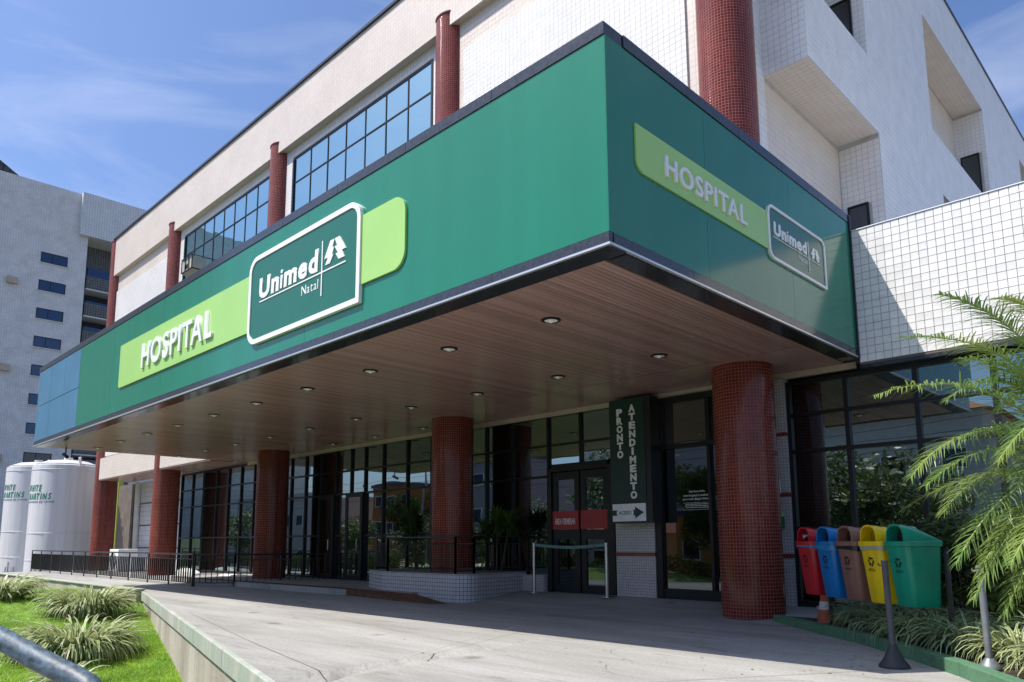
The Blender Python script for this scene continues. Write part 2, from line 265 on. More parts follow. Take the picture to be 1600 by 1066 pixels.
# ------------------------------------------------------------------ mesh helpers
class MB:
    """collects polygons with UVs in metres"""
    def __init__(s): s.v = []; s.f = []; s.uv = []; s.mi = []
    def poly(s, pts, uv=None, mi=0):
        i = len(s.v); s.v += [tuple(p) for p in pts]; s.f.append(tuple(range(i, i+len(pts))))
        if uv is None:
            a, b, c = Vector(pts[0]), Vector(pts[1]), Vector(pts[2]); n = (b-a).cross(c-a)
            ax = max(range(3), key=lambda k: abs(n[k]))
            uv = [(p[1], p[2]) if ax == 0 else (p[0], p[2]) if ax == 1 else (p[0], p[1]) for p in pts]
        s.uv += uv; s.mi.append(mi)
    def box(s, x0, x1, y0, y1, z0, z1, mi=0, skip=''):
        P = [(x, y, z) for z in (z0, z1) for y in (y0, y1) for x in (x0, x1)]
        for key, q in (('b', (0, 2, 3, 1)), ('t', (4, 5, 7, 6)), ('f', (0, 1, 5, 4)), ('k', (3, 2, 6, 7)), ('l', (2, 0, 4, 6)), ('r', (1, 3, 7, 5))):
            if key not in skip: s.poly([P[k] for k in q], mi=mi)
    def obox(s, c, ax, ay, az, hx, hy, hz, mi=0):
        c = Vector(c); ax = Vector(ax).normalized()*hx; ay = Vector(ay).normalized()*hy; az = Vector(az).normalized()*hz
        P = [c+ax*i+ay*j+az*k for k in (-1, 1) for j in (-1, 1) for i in (-1, 1)]
        for q in ((0, 2, 3, 1), (4, 5, 7, 6), (0, 1, 5, 4), (3, 2, 6, 7), (2, 0, 4, 6), (1, 3, 7, 5)): s.poly([P[k] for k in q], mi=mi)
    def prism(s, pts, d, mi=0):
        """closed outline pts (3D, planar) extruded by vector d; outline is the front face"""
        d = Vector(d); A = [Vector(p) for p in pts]; B = [p+d for p in A]; n = len(A)
        s.poly(A, mi=mi); s.poly(B[::-1], mi=mi)
        for i in range(n): s.poly([A[i], B[i], B[(i+1) % n], A[(i+1) % n]], mi=mi)
    def cyl(s, p0, p1, r0, r1=None, n=16, caps=True, mi=0, uvr=None):
        r1 = r0 if r1 is None else r1; p0 = Vector(p0); p1 = Vector(p1); d = (p1-p0); ln = d.length; d.normalize()
        u = d.orthogonal().normalized(); v = d.cross(u)
        if abs(d.z) > .99: u = Vector((1, 0, 0)); v = Vector((0, 1, 0)) if d.z > 0 else Vector((0, -1, 0))
        ru = uvr or r0
        for i in range(n):
            a0 = 2*math.pi*i/n; a1 = 2*math.pi*(i+1)/n
            e0 = u*math.cos(a0)+v*math.sin(a0); e1 = u*math.cos(a1)+v*math.sin(a1)
            s.poly([p0+e0*r0, p0+e1*r0, p1+e1*r1, p1+e0*r1], [(a0*ru, p0.z), (a1*ru, p0.z), (a1*ru, p0.z+ln), (a0*ru, p0.z+ln)], mi)
        if caps:
            for p, r, sg in ((p0, r0, -1), (p1, r1, 1)):
                if r > 1e-5: s.poly([p+(u*math.cos(sg*2*math.pi*i/n)+v*math.sin(sg*2*math.pi*i/n))*r for i in range(n)], mi=mi)
    def lathe(s, prof, c=(0, 0, 0), n=32, mi=0):
        for (r0, z0), (r1, z1) in zip(prof[:-1], prof[1:]):
            for i in range(n):
                a0 = 2*math.pi*i/n; a1 = 2*math.pi*(i+1)/n
                q = [(c[0]+r*math.cos(a), c[1]+r*math.sin(a), c[2]+z) for r, a, z in ((r0, a0, z0), (r0, a1, z0), (r1, a1, z1), (r1, a0, z1))]
                if r0 < 1e-6: q = [q[0], q[2], q[3]]
                elif r1 < 1e-6: q = [q[0], q[1], q[2]]
                s.poly(q, mi=mi)
    def tube(s, pts, r, n=8, mi=0, caps=True):
        for a, b in zip(pts[:-1], pts[1:]): s.cyl(a, b, r, n=n, caps=caps, mi=mi)
    def mesh(s, name, mats, merge=True, smooth=False):
        me = bpy.data.meshes.new(name); me.from_pydata(s.v, [], s.f)
        uvl = me.uv_layers.new(name='UVMap'); uvl.data.foreach_set('uv', np.array(s.uv, dtype=np.float32).ravel())
        for k in (mats if isinstance(mats, (list, tuple)) else [mats]): me.materials.append(k)
        me.polygons.foreach_set('material_index', s.mi)
        if merge or smooth:
            bm = bmesh.new(); bm.from_mesh(me); bmesh.ops.remove_doubles(bm, verts=bm.verts, dist=1e-5)
            if smooth:
                for f in bm.faces: f.smooth = True
                for e in bm.edges:
                    if len(e.link_faces) == 2 and e.calc_face_angle(0) > math.radians(35): e.smooth = False
            bm.to_mesh(me); bm.free()
        me.update(); return me
    def build(s, name, mats, parent=None, smooth=False, merge=True):
        return link(name, s.mesh(name, mats, merge, smooth), parent)
def link(name, me, parent=None, loc=None, rot=None):
    o = bpy.data.objects.new(name, me); COL.objects.link(o)
    if parent: o.parent = parent
    if loc is not None: o.location = loc
    if rot is not None: o.rotation_euler = rot
    return o
def bevel(o, w, seg=2):
    md = o.modifiers.new('bevel', 'BEVEL'); md.width = w; md.segments = seg; md.limit_method = 'ANGLE'; md.angle_limit = math.radians(40)
    return o
def tag(o, label, cat, group=None, kind=None):
    o['label'] = label; o['category'] = cat
    if group: o['group'] = group
    if kind: o['kind'] = kind
    return o
def empty(name, loc, label, cat, group=None, rz=0):
    o = bpy.data.objects.new(name, None); COL.objects.link(o); o.location = loc; o.rotation_euler = (0, 0, rz); o.empty_display_size = .2
    return tag(o, label, cat, group)
def struct(o, label=None):
    o['kind'] = 'structure'
    if label: o['label'] = label
    return o
def copy_tree(o, parent=None):
    c = o.copy(); COL.objects.link(c)
    if parent: c.parent = parent
    for ch in list(o.children): copy_tree(ch, c)
    return c
def rbox(x0, x1, z0, z1, rtl, rtr, rbr, rbl, seg=8):
    """2D rounded outline, counter clockwise seen from the front"""
    P = []
    for (cx, cz, r, a0) in ((x0+rbl, z0+rbl, rbl, 180), (x1-rbr, z0+rbr, rbr, 270), (x1-rtr, z1-rtr, rtr, 0), (x0+rtl, z1-rtl, rtl, 90)):
        if r < .005: P.append((cx, cz)); continue
        for i in range(seg+1):
            a = math.radians(a0+90*i/seg); P.append((cx+r*math.cos(a), cz+r*math.sin(a)))
    return P
def glyph_mesh(ch, size, depth=0.0, offset=0.0, shear=0.0, res=3, sx=1.0):
    cu_ = bpy.data.curves.new('glyph', 'FONT'); cu_.body = ch; cu_.size = size; cu_.extrude = depth/2; cu_.offset = offset
    cu_.shear = shear; cu_.resolution_u = res; cu_.align_x = 'LEFT'
    ob = bpy.data.objects.new('glyph', cu_); COL.objects.link(ob)
    dg = bpy.context.evaluated_depsgraph_get(); me = bpy.data.meshes.new_from_object(ob.evaluated_get(dg))
    bpy.data.objects.remove(ob); bpy.data.curves.remove(cu_)
    v = np.zeros(len(me.vertices)*3); me.vertices.foreach_get('co', v); v = v.reshape(-1, 3)
    v[:, 0] *= sx; me.vertices.foreach_set('co', v.ravel())
    me.materials.clear(); me.update()
    return me, v
def letters(text, x0, x1, z0, z1, place, m_, parent, depth=.04, offset=0.0, shear=0.0, gap=.12, name='letter', whole=False, descend=False):
    """fit a word in the box x0..x1, z0..z1 (cap height); place(x, z, d) gives the world point"""
    out_ = []
    if whole:
        me, v = glyph_mesh(text, 1.0, depth=1e-4 if depth < .004 else 0.0001, offset=offset, shear=shear)
        # flatten, rescale
        mn = v.min(0); mxv = v.max(0); zb = 0.0 if descend else mn[1]
        top = mxv[1]
        X = x0+(v[:, 0]-mn[0])/(mxv[0]-mn[0])*(x1-x0); Z = z0+(v[:, 1]-zb)/(top-zb)*(z1-z0); D = (v[:, 2] > 0)*depth
        me.vertices.foreach_set('co', np.array([place(a, b, c) for a, b, c in zip(X, Z, D)]).ravel()); me.materials.append(m_); me.update()
        return [link(name, me, parent)]
    gl = []; w_ = 0
    for ch in text:
        if ch == ' ': gl.append(None); w_ += .3; continue
        me, v = glyph_mesh(ch, 1.0, depth=.0002, offset=min(offset, .012) if ch == 'i' else offset, shear=shear); mn = v.min(0); mxv = v.max(0); gl.append((ch, me, v, mn, mxv)); w_ += mxv[0]-mn[0]
    caph = max(g[4][1] for g in gl if g and g[0] in 'HULINTEPAURDdlbBVMG' or g) 
    kern = {'TA': .17, 'AT': .17, 'PI': .02}; prev_ = ''
    w_ += gap*(len(text)-1)-sum(kern.get(text[k:k+2], 0) for k in range(len(text)-1)); sx = (x1-x0)/w_; sz = (z1-z0)/caph; x = x0
    for g in gl:
        if g is None: x += (.3+gap)*sx; continue
        ch, me, v, mn, mxv = g
        x -= kern.get(prev_+ch, 0)*sx; prev_ = ch; X = x+(v[:, 0]-mn[0])*sx; Z = z0+v[:, 1]*sz; D = (v[:, 2] > 0)*depth
        me.vertices.foreach_set('co', np.array([place(a, b, c) for a, b, c in zip(X, Z, D)]).ravel()); me.materials.append(m_); me.update()
        me.name = name; out_.append(link(name, me, parent)); x += (mxv[0]-mn[0]+gap)*sx
    return out_

# ================================================================== SETTING
g = MB(); g.poly([(-1500, -1500, -1.6), (1500, -1500, -1.6), (1500, 1500, -1.6), (-1500, 1500, -1.6)])
struct(g.build('ground', M['ground']))
# driveway: a grid sheet, flat under the canopy, rising to the doors, falling towards the street
WALL_A = Vector((-16.0, 1.60)); WALL_B = Vector((-2.2, -2.10))
def wall_y(x): return WALL_A.y+(x-WALL_A.x)/(WALL_B.x-WALL_A.x)*(WALL_B.y-WALL_A.y)
def drive_z(x, y):
    z = 0.0
    if y > 4.9 and x > -7.6: z = .16*min(1, (y-4.9)/1.3)
    if y < -1.6: z = -.10*(-1.6-y)
    return z
def in_drive(x, y):
    if x < -16.0: return y > 1.58+.0*(x) 
    if x < -2.2: return y > wall_y(x)
    return y > -11
xs = list(np.arange(-34, 6.01, .5)); dv = MB()
for i in range(len(xs)-1):
    xa, xb = xs[i], xs[i+1]
    ya = wall_y(xa) if -16 <= xa < -2.2 else (1.6 if xa < -16 else -11); yb = wall_y(xb) if -16 <= xb <= -2.2 else (1.6 if xb < -16 else -11)
    if xb <= -2.0 and xa < -2.2: pass
    rows = 24
    for j in range(rows):
        t0, t1 = (j/rows), ((j+1)/rows)
        q = []
        for (x_, y0) in ((xa, ya), (xb, yb)):
            q.append([(x_, y0+(6.62-y0)*t, drive_z(x_, y0+(6.62-y0)*t)) for t in (t0, t1)])
        dv.poly([q[0][0], q[1][0], q[1][1], q[0][1]])
dv.build('driveway', M['pave']); o = bpy.data.objects['driveway']; struct(o)
for p in o.data.polygons: p.use_smooth = True
# joints cut in the concrete: thin dark strips set in the sheet
jt = MB()
def strip(a, b, wd, z=.004):
    a = Vector((*a, 0)); b = Vector((*b, 0)); n = Vector((-(b-a).y, (b-a).x, 0)).normalized()*wd/2
    q = [a-n, b-n, b+n, a+n]; jt.poly([(p.x, p.y, drive_z(p.x, p.y)+z) for p in q])
strip((1.7, 2.6), (.2, .2), .008); strip((-2.4, -1.5), (-4.9, -.98), .012); strip((-4.9, -.98), (-9.5, .1), .008)
strip((.2, .2), (-.5, -1.4), .008); strip((-15.5, 2.6), (-2, .6), .006)
def crack(x, y, ang, n_, st_):
    p = (x, y)
    for _ in range(n_):
        ang += random.uniform(-.5, .5); q_ = (p[0]+math.cos(ang)*st_, p[1]+math.sin(ang)*st_)
        if q_[0] < -2.4 and q_[1] < wall_y(q_[0])+.1: break
        strip(p, q_, random.uniform(.002, .005), .005); p = q_
for c_ in ((-.5, .9, 2.6, 14, .25), (-5.2, .6, 3.4, 18, .22), (1.2, 1.2, 3.6, 12, .2), (-9, 1.6, 2.9, 16, .3), (-2.8, -1.5, 1.1, 9, .15), (-6.5, 3.0, .3, 14, .3)): crack(*c_)
strip((-8.2, 4.3), (-6.6, -.8), .007); strip((-4.6, 6.2), (-2.0, -1.6), .007); strip((-12.4, 4.0), (-11.2, .4), .007); strip((1.7, 2.6), (-4.9, 2.4), .006)
struct(jt.build('joint_in_driveway', mat('joint dirt', (.19, .175, .155), .95)))
# street behind the camera
st = MB(); st.box(-200, 120, -21, -12, -1.5, -1.26); struct(st.build('road', M['asphalt']))
st = MB(); st.box(-200, 120, -12, -10.6, -1.5, -1.12); st.box(-200, 120, -23.5, -21, -1.5, -1.12); struct(st.build('pavement', M['kerb_conc']))
st = MB()
for k in range(40): st.box(-160+k*7, -157+k*7, -16.56, -16.44, -1.3, -1.254)
struct(st.build('road_marking', M['white']))

# lawn
def lawn_z(x, y): 
    z = -.16-.088*(x+16.7) if x > -16.7 else -.16+.01*(x+16.7)
    z = max(z, -1.35); z += .05*math.sin(x*.6+y*.9)
    return z
M['dry'] = leafmat('dry leaves', (.30, .22, .11), (.42, .33, .18), 3, .2)
lw = MB(); nx = 40
for i in range(nx):
    xa = -27+i*25/nx; xb = -27+(i+1)*25/nx
    for j in range(24):
        def pt(x, t):
            yt = (wall_y(x) if x > -16 else 1.55)-.0; y = -12+(yt+12)*t; return (x, y, lawn_z(x, y))
        lw.poly([pt(xa, j/24), pt(xb, j/24), pt(xb, (j+1)/24), pt(xa, (j+1)/24)])
o = lw.build('lawn_soil', M['lawn']); struct(o)
for p in o.data.polygons: p.use_smooth = True
# grass blades
def blades(n, posf, hmin, hmax, wd):
    n = int(n); P = np.array([posf() for _ in range(n)]); ang = np.random.rand(n)*6.283; h = hmin+np.random.rand(n)*(hmax-hmin)
    dx = np.cos(ang)*wd/2; dy = np.sin(ang)*wd/2; lx = np.random.randn(n)*h*.45; ly = np.random.randn(n)*h*.45
    V = np.zeros((n, 3, 3)); V[:, 0] = P; V[:, 1] = P; V[:, 2] = P
    V[:, 0, 0] -= dx; V[:, 0, 1] -= dy; V[:, 1, 0] += dx; V[:, 1, 1] += dy; V[:, 2, 0] += lx; V[:, 2, 1] += ly; V[:, 2, 2] += h
    me = bpy.data.meshes.new('blades'); me.from_pydata(V.reshape(-1, 3).tolist(), [], np.arange(n*3).reshape(-1, 3).tolist()); return me
def lawn_pos():
    while True:
        x = -22+random.random()*19; x = x if random.random() < .5 else -14+random.random()*9
        y = 1.55-random.random()*6; 
        if y < (wall_y(x) if x > -16 else 1.5)-.03: return (x, y, lawn_z(x, y)-.01)
me = blades(150000, lawn_pos, .03, .07, .012); me.materials.append(M['grass'])
o = link('lawn_grass', me); o['kind'] = 'stuff'; o['label'] = 'bright green short grass of the sloping lawn below the driveway'; o['category'] = 'grass'

# retaining wall with coping
rw = empty('retaining_wall', (0, 0, 0), 'stained concrete retaining wall with mossy coping between the lawn and the driveway', 'wall')
dirw = Vector((WALL_B.x-WALL_A.x, WALL_B.y-WALL_A.y, 0)).normalized(); nrm = Vector((dirw.y, -dirw.x, 0))
if nrm.y > 0: nrm = -nrm
def wall_seg(t0, t1, z0, z1, th, off, name, m_):
    a = Vector((WALL_A.x, WALL_A.y, 0)); Lw = (Vector((WALL_B.x, WALL_B.y, 0))-a).length
    p = a+dirw*Lw*t0+nrm*off; q = a+dirw*Lw*t1+nrm*off; mb = MB()
    mb.prism([(p.x, p.y, z0), (q.x, q.y, z0), (q.x, q.y, z1), (p.x, p.y, z1)], -nrm*th); return mb.build(name, m_, rw)
nseg = 6
for k in range(nseg):
    t0, t1 = k/nseg, (k+1)/nseg
    bevel(wall_seg(t0+.0008, t1-.0008, -.215, .012, .075, .05, 'coping_block', M['moss']), .012)
    wall_seg(t0+.0005, t1-.0005, -1.6, -.22, .22, .01, 'wall_panel', M['wall_conc'])
rw2 = empty('retaining_wall', (0, 0, 0), 'low concrete edging wall along the far end of the lawn, below the left railing', 'wall')
mb = MB(); mb.box(-33, -16.05, 1.45, 1.62, -1.2, .03); mb.build('wall_panel', M['wall_conc'], rw2)
mb = MB(); mb.box(-33, -16.05, 1.40, 1.66, .03, .07); bevel(mb.build('coping_block', M['moss'], rw2), .01)

# sidewalk step in front of the lobby, with faded orange edge
sw = MB(); sw.prism([(-20.6, 4.15, .0), (-10.3, 4.45, .0), (-8.7, 4.45, -.0), (-8.7, 6.6, .0), (-20.6, 6.6, .0)][::-1], (0, 0, .15))
o = sw.build('sidewalk', M['pave']); struct(o)
kb = empty('sidewalk_kerb', (0, 0, 0), 'grey kerb with faded orange painted top in the shade left of the tiled planter', 'kerb')
cuts = [-20.6, -18.6, -16.6, -14.6, -12.6, -10.9]
for a, b in zip(cuts[:-1], cuts[1:]):
    ya = 4.15+(a+20.6)/10.3*.3; yb = 4.15+(b+20.6)/10.3*.3; mb = MB()
    mb.prism([(a+.01, ya-.18, -.02), (b-.01, yb-.18, -.02), (b-.01, yb-.002, -.02), (a+.01, ya-.002, -.02)][::-1], (0, 0, .16)); mb.build('kerb_stone', M['kerb_conc'], kb)
    mb = MB(); mb.poly([(a, ya-.18, .146), (b, yb-.18, .146), (b, yb+.02, .156), (a, ya+.02, .156)]); mb.build('painted_edge', M['orange'], kb)
mb = MB()     # ramp end going down to the drive
P0 = [(-10.9, 4.255, .14), (-7.55, 4.0, .004), (-7.35, 4.3, .004), (-8.9, 4.5, .15), (-10.9, 4.46, .155)]
mb.poly(P0); mb.poly([(-10.9, 4.255, -.02), (-7.55, 4.0, -.02), (-7.55, 4.0, .004), (-10.9, 4.255, .14)]); mb.build('ramp_end', M['orange'], kb)

# green kerb and planting bed
def kerb_pt(t):
    P = [(-1.10, 5.25), (-.30, 4.62), (.55, 3.95), (1.35, 3.12), (2.05, 2.30), (2.9, 1.15), (3.9, -.3)]
    s = t*(len(P)-1); i = min(int(s), len(P)-2); f = s-i; return (P[i][0]*(1-f)+P[i+1][0]*f, P[i][1]*(1-f)+P[i+1][1]*f)
gk = empty('garden_kerb', (0, 0, 0), 'green painted concrete kerb edging the garden bed below the recycling bins', 'kerb')
ns = 9
for k in range(ns):
    a = Vector((*kerb_pt(k/ns), 0)); b = Vector((*kerb_pt((k+1)/ns), 0)); d = (b-a).normalized(); n = Vector((-d.y, d.x, 0))
    a2 = a+d*.004; b2 = b-d*.002; mb = MB()
    z0 = min(drive_z(a.x, a.y), drive_z(b.x, b.y))-.02
    mb.prism([a2+Vector((0, 0, z0)), b2+Vector((0, 0, z0)), b2+Vector((0, 0, z0+.15)), a2+Vector((0, 0, z0+.15))], n*.13)
    bevel(mb.build('kerb_stone', M['green_kerb'], gk), .012)
bd = MB(); pk = [kerb_pt(k/18) for k in range(19)]
pts = [(x+.07, y+.07, .085) for x, y in pk]+[(8, -.3, .085), (8, 6.54, .085), (-1.15, 6.54, .085), (-1.3, 5.9, .085)]
bd.poly(pts); o = bd.build('garden_soil', M['soil']); struct(o)

# ================================================================== HOSPITAL BUILDING
H = empty('hospital_building', (0, 0, 0), 'large tiled hospital building with red round pillars and a green canopy over its entrance', 'building')
PX = [-1.57, -8.75, -17.2, -25.7, -32.9]; PR = .48
# body (roof slab, hidden core)
b = MB()
b.box(-32.7, -1.32, 5.52, 34, 4.2, 15.2); b.build('main_body', M['beige_wall'], H)
# pillars
for i, x in enumerate(PX):
    mb = MB(); top = 13.97 if i < 4 else 15.35
    mb.cyl((x, 5.6, -.1), (x, 5.6, top), PR, n=48, uvr=.4837)
    o = mb.build('pillar', M['red_tile'], H, smooth=True)
    mb = MB(); mb.cyl((x, 5.6, top+.001), (x, 5.6, top+.04), PR+.02, n=48); mb.build('pillar_cap', M['red_band'], o)
# parapet and upper front wall
b = MB(); b.box(-32.75, -1.31, 5.2, 5.9, 13.62, 15.42); b.build('parapet', M['beige_wall'], H)
b = MB(); b.box(-32.85, -1.28, 5.14, 5.95, 15.42, 15.5); b.build('parapet_cap', M['granite'], H)
# solid bays
for xa, xb in ((PX[4], PX[3]), (PX[1], -1.315)): b = MB(); b.box(xa, xb, 5.38, 5.5, 4.05, 13.62); b.build('upper_wall', M['beige_wall'], H)
for xa, xb in ((PX[4]+.15, PX[3]), (PX[1]+.62, PX[0]-.62)): b = MB(); b.box(xa, xb, 5.34, 5.378, 5.1, 12.85); b.build('white_wall_panel', M['white_wall'], H)
# window bays: wall frame around openings
def window_bay(xl, xr, cols):
    b = MB(); b.box(xl, xr, 5.42, 5.5, 13.45-.0, 13.62); 
    b.box(xl, xl+.85, 5.42, 5.5, 4.1, 13.45); b.box(xr-.62, xr, 5.42, 5.5, 4.1, 13.45)
    b.box(xl+.85, xr-.62, 5.42, 5.5, 13.30, 13.45)
    b.build('upper_wall', M['white_wall'], H)
    wd = bpy.data.objects.new('window', None); COL.objects.link(wd); wd.parent = H
    wx0, wx1 = xl+.85, xr-.62
    b = MB(); f = .07
    b.box(wx0, wx1, 5.43, 5.50, 13.22, 13.30); b.box(wx0, wx0+.09, 5.40, 5.50, 6.5, 13.22); b.box(wx1-.07, wx1, 5.40, 5.50, 6.5, 13.22)
    b.build('frame', M['frame'], wd)
    zz = [13.22, 12.42, 11.25, 10.0, 8.8, 7.6]; sp = (wx1-.07-wx0-.09)/cols
    for c_ in range(1, cols):
        x = wx0+.09+c_*sp; b = MB(); b.box(x-.02, x+.02, 5.43, 5.47, 7.6, 13.219); b.build('mullion', M['frame'], wd)
    for z in zz[1:-1]:
        b = MB(); b.box(wx0+.091, wx1-.071, 5.428, 5.465, z-.02, z+.02); b.build('transom', M['frame'], wd)
    for c_ in range(cols):
        for z1, z0 in zip(zz[:-1], zz[1:]):
            x = wx0+.09+c_*sp; cx_, cz_ = x+sp/2, (z0+z1)/2; b = MB(); b.box(-sp/2+.01, sp/2-.01, -.006, .006, -(z1-z0)/2+.01, (z1-z0)/2-.01)
            o = b.build('pane', M['glass_up'], wd); o.location = (cx_, 5.452, cz_); o.rotation_euler = (random.uniform(-.003, .003), 0, random.uniform(-.003, .003))
window_bay(PX[2], PX[1], 7); window_bay(PX[3], PX[2], 8)
# overhanging lintel over the open corner at the left
b = MB(); b.box(-32.85, -20.9, 5.2, 6.5, 4.05, 5.0); b.build('lintel', M['beige_wall'], H)
b = MB(); b.box(-32.84, -20.95, 5.22, 6.55, 4.0, 4.048); b.build('lintel_soffit', M['slat'], H)

# side wing: outer plane x=XO with recesses, real tiles
S = .12; XO, XI = -.5, -1.3; YB, YE, ZS = 6.42, 9.85, 9.40
recess = [(YB, YE, 6.2, ZS), (YB, 9.54, 10.96, 13.4), (13.95, 19.95, 11.2, 14.4), (14.4, 19.9, 6.2, 9.74), (25.4, 31.0, 11.2, 14.8)]
def side_solid():
    b = MB(); ys = sorted({YB, 34.0}|{r[0] for r in recess}|{r[1] for r in recess}); zs = sorted({4.0, 16.1}|{r[2] for r in recess}|{r[3] for r in recess})
    def hole(y, z): return any(r[0] < y < r[1] and r[2] < z < r[3] for r in recess)
    for ya, yb in zip(ys[:-1], ys[1:]):
        for za, zb in zip(zs[:-1], zs[1:]):
            if hole((ya+yb)/2, (za+zb)/2): continue
            b.poly([(XO, ya, za), (XO, yb, za), (XO, yb, zb), (XO, ya, zb)])
    for y0, y1, z0, z1 in recess:
        b.poly([(XI, y0, z0), (XI, y1, z0), (XI, y1, z1), (XI, y0, z1)]); b.poly([(XO, y0, z1), (XO, y1, z1), (XI, y1, z1), (XI, y0, z1)])
        b.poly([(XO, y1, z0), (XI, y1, z0), (XI, y1, z1), (XO, y1, z1)])
        if y0 > 7: b.poly([(XO, y0, z0), (XO, y0, z1), (XI, y0, z1), (XI, y0, z0)])
        b.poly([(XO, y0, z0), (XI, y0, z0), (XI, y1, z0), (XO, y1, z0)])
    b.poly([(XI, YB, ZS), (XO, YB, ZS), (XO, YB, 10.96), (XI, YB, 10.96)])
    b.poly([(XI, YB, 13.4), (XO, YB, 13.4), (XO, YB, 16.1), (XI, YB, 16.1)])
    b.poly([(XI, 5.3, 6.2), (XI, YB, 6.2), (XI, YB, 16.1), (XI, 5.3, 16.1)])
    b.poly([(-4, 5.6, 16.1), (XI, 5.6, 16.1), (XO, YB, 16.1), (XO, 34, 16.1), (-4, 34, 16.1)]); b.poly([(-4, 34, 4), (XO, 34, 4), (XO, 34, 16.1), (-4, 34, 16.1)])
    return b
sw_ = side_solid().build('side_wall', M['tile2_back'], H)
def tile_field(faces, size, name, m_, parent, proud=.004, gap=.008, ch=.004):
    """faces: (origin, u vec, v vec, nu, nv, normal, hole test) -> one mesh of bevelled tiles"""
    V = []; Fc = []
    for O, U_, V_, nu, nv, n, hole in faces:
        O = np.array(O, float); U_ = np.array(U_, float); V_ = np.array(V_, float); n = np.array(n, float); g_ = gap/2/size
        for i in range(nu):
            for j in range(nv):
                if hole and hole(i, j): continue
                k = len(V); c_ = ch/size; hh = n*(proud+random.uniform(-.0008, .0008)); tx, ty = random.uniform(-.0012, .0012), random.uniform(-.0012, .0012)
                for (a, b_) in ((g_, g_), (1-g_, g_), (1-g_, 1-g_), (g_, 1-g_)): V.append(O+U_*(i+a)+V_*(j+b_))
                for (a, b_, e) in ((g_+c_, g_+c_, -tx-ty), (1-g_-c_, g_+c_, tx-ty), (1-g_-c_, 1-g_-c_, tx+ty), (g_+c_, 1-g_-c_, ty-tx)): V.append(O+U_*(i+a)+V_*(j+b_)+hh+n*e)
                Fc += [(k+4, k+5, k+6, k+7)]+[(k+q, k+(q+1) % 4, k+4+(q+1) % 4, k+4+q) for q in range(4)]
    me = bpy.data.meshes.new(name); me.from_pydata([tuple(v) for v in V], [], Fc); me.materials.append(m_); me.update()
    o = link(name, me, parent); o['kind'] = 'stuff'; return o
def side_hole(i, j):
    y = YB+(i+.5)*S; z = 6.44+(j+.5)*S
    return any(r[0] < y < r[1] and r[2] < z < r[3] for r in recess)
W8 = (XO-XI)/7
f_cool = [((XO, YB, 6.44), (0, S, 0), (0, 0, S), 228, 80, (1, 0, 0), side_hole),
          ((XI, YB, ZS), (W8, 0, 0), (0, 0, S), 7, 13, (0, -1, 0), None),
          ((XI, YE, 6.2), (W8, 0, 0), (0, 0, S), 7, 26, (0, -1, 0), lambda i, j: 0 < i < 5 and j < 15),
          ((XI, 9.54, 10.96), (W8, 0, 0), (0, 0, S), 7, 20, (0, -1, 0), lambda i, j: i < 5 and j < 12),
          ((XI, 19.95, 11.2), (W8, 0, 0), (0, 0, S), 7, 26, (0, -1, 0), lambda i, j: 0 < i < 6 and j < 15),
          ((XI, 5.5, 6.3), (0, S, 0), (0, 0, S), 8, 80, (1, 0, 0), None)]
f_bounce = [((XI, YB, 6.2), (0, S, 0), (0, 0, S), 28, 26, (1, 0, 0), None),
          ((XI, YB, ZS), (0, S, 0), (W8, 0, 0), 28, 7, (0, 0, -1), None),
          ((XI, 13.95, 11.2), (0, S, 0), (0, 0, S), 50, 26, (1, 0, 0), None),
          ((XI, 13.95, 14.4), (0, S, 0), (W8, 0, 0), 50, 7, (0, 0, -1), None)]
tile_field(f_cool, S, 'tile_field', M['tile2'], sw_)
tile_field(f_bounce, S, 'bounce_tile_field', M['tile_bounce'], sw_)  # recess walls and soffits, warm bounce light painted into the tiles
b = MB(); b.box(XO-.9, XO+.03, YB-.05, 34.1, 16.1, 16.16); b.build('roof_edge', M['granite'], H)
def small_window(x0, x1, y, z0, z1):
    wd = bpy.data.objects.new('window', None); COL.objects.link(wd); wd.parent = H
    b = MB(); t = .04
    b.box(x0, x1, y-.03, y+.03, z0, z0+t); b.box(x0, x1, y-.03, y+.03, z1-t, z1); b.box(x0, x0+t, y-.03, y+.03, z0+t, z1-t); b.box(x1-t, x1, y-.03, y+.03, z0+t, z1-t); b.build('frame', M['frame'], wd)
    b = MB(); b.box(x0+t, x1-t, y-.01, y+.01, z0+t, z1-t); b.build('pane', M['door_glass'], wd)
small_window(-1.19, -.78, YE-.02, 6.3, 8.02); small_window(-1.3, -.74, 9.52, 10.98, 12.42); small_window(-1.18, -.68, 19.93, 11.22, 13.0)
b = MB(); b.box(-3, -.07, 5.45, 6.6, 6.0, 6.19); b.build('roof_sheet', M['cream'], H)

# annex wall with single tiles
aw = bpy.data.objects.new('annex_wall', None); COL.objects.link(aw); aw.parent = H
T = .1185; nrow = 18; ncol = 44; z00 = 6.07-T*nrow
b = MB(); b.box(.012, 5.4, 6.356, 8.3, z00-.04, 6.07); b.build('wall_core', M['tile_back'], aw)
b = MB(); b.box(-.49, 5.4, 8.31, 34, 4.5, 5.7); b.build('annex_roof', M['plaster'], aw)
b = MB(); b.box(.012, 5.4, 6.335, 8.3, 6.071, 6.085); b.build('wall_cap', M['white'], aw)
b = MB(); b.box(.012, 5.4, 6.33, 6.6, z00-.10, z00-.041); b.build('drip_edge', M['granite'], aw)
tm = MB(); g_ = .0018; c_ = .004; h_ = T/2-g_
P = [(-h_, .0, -h_), (h_, .0, -h_), (h_, .0, h_), (-h_, .0, h_)]; Q = [(a*(1-c_/h_), -.007, z*(1-c_/h_)) for a, _, z in P]
tm.poly(Q); [tm.poly([P[k], P[(k+1) % 4], Q[(k+1) % 4], Q[k]]) for k in range(4)]
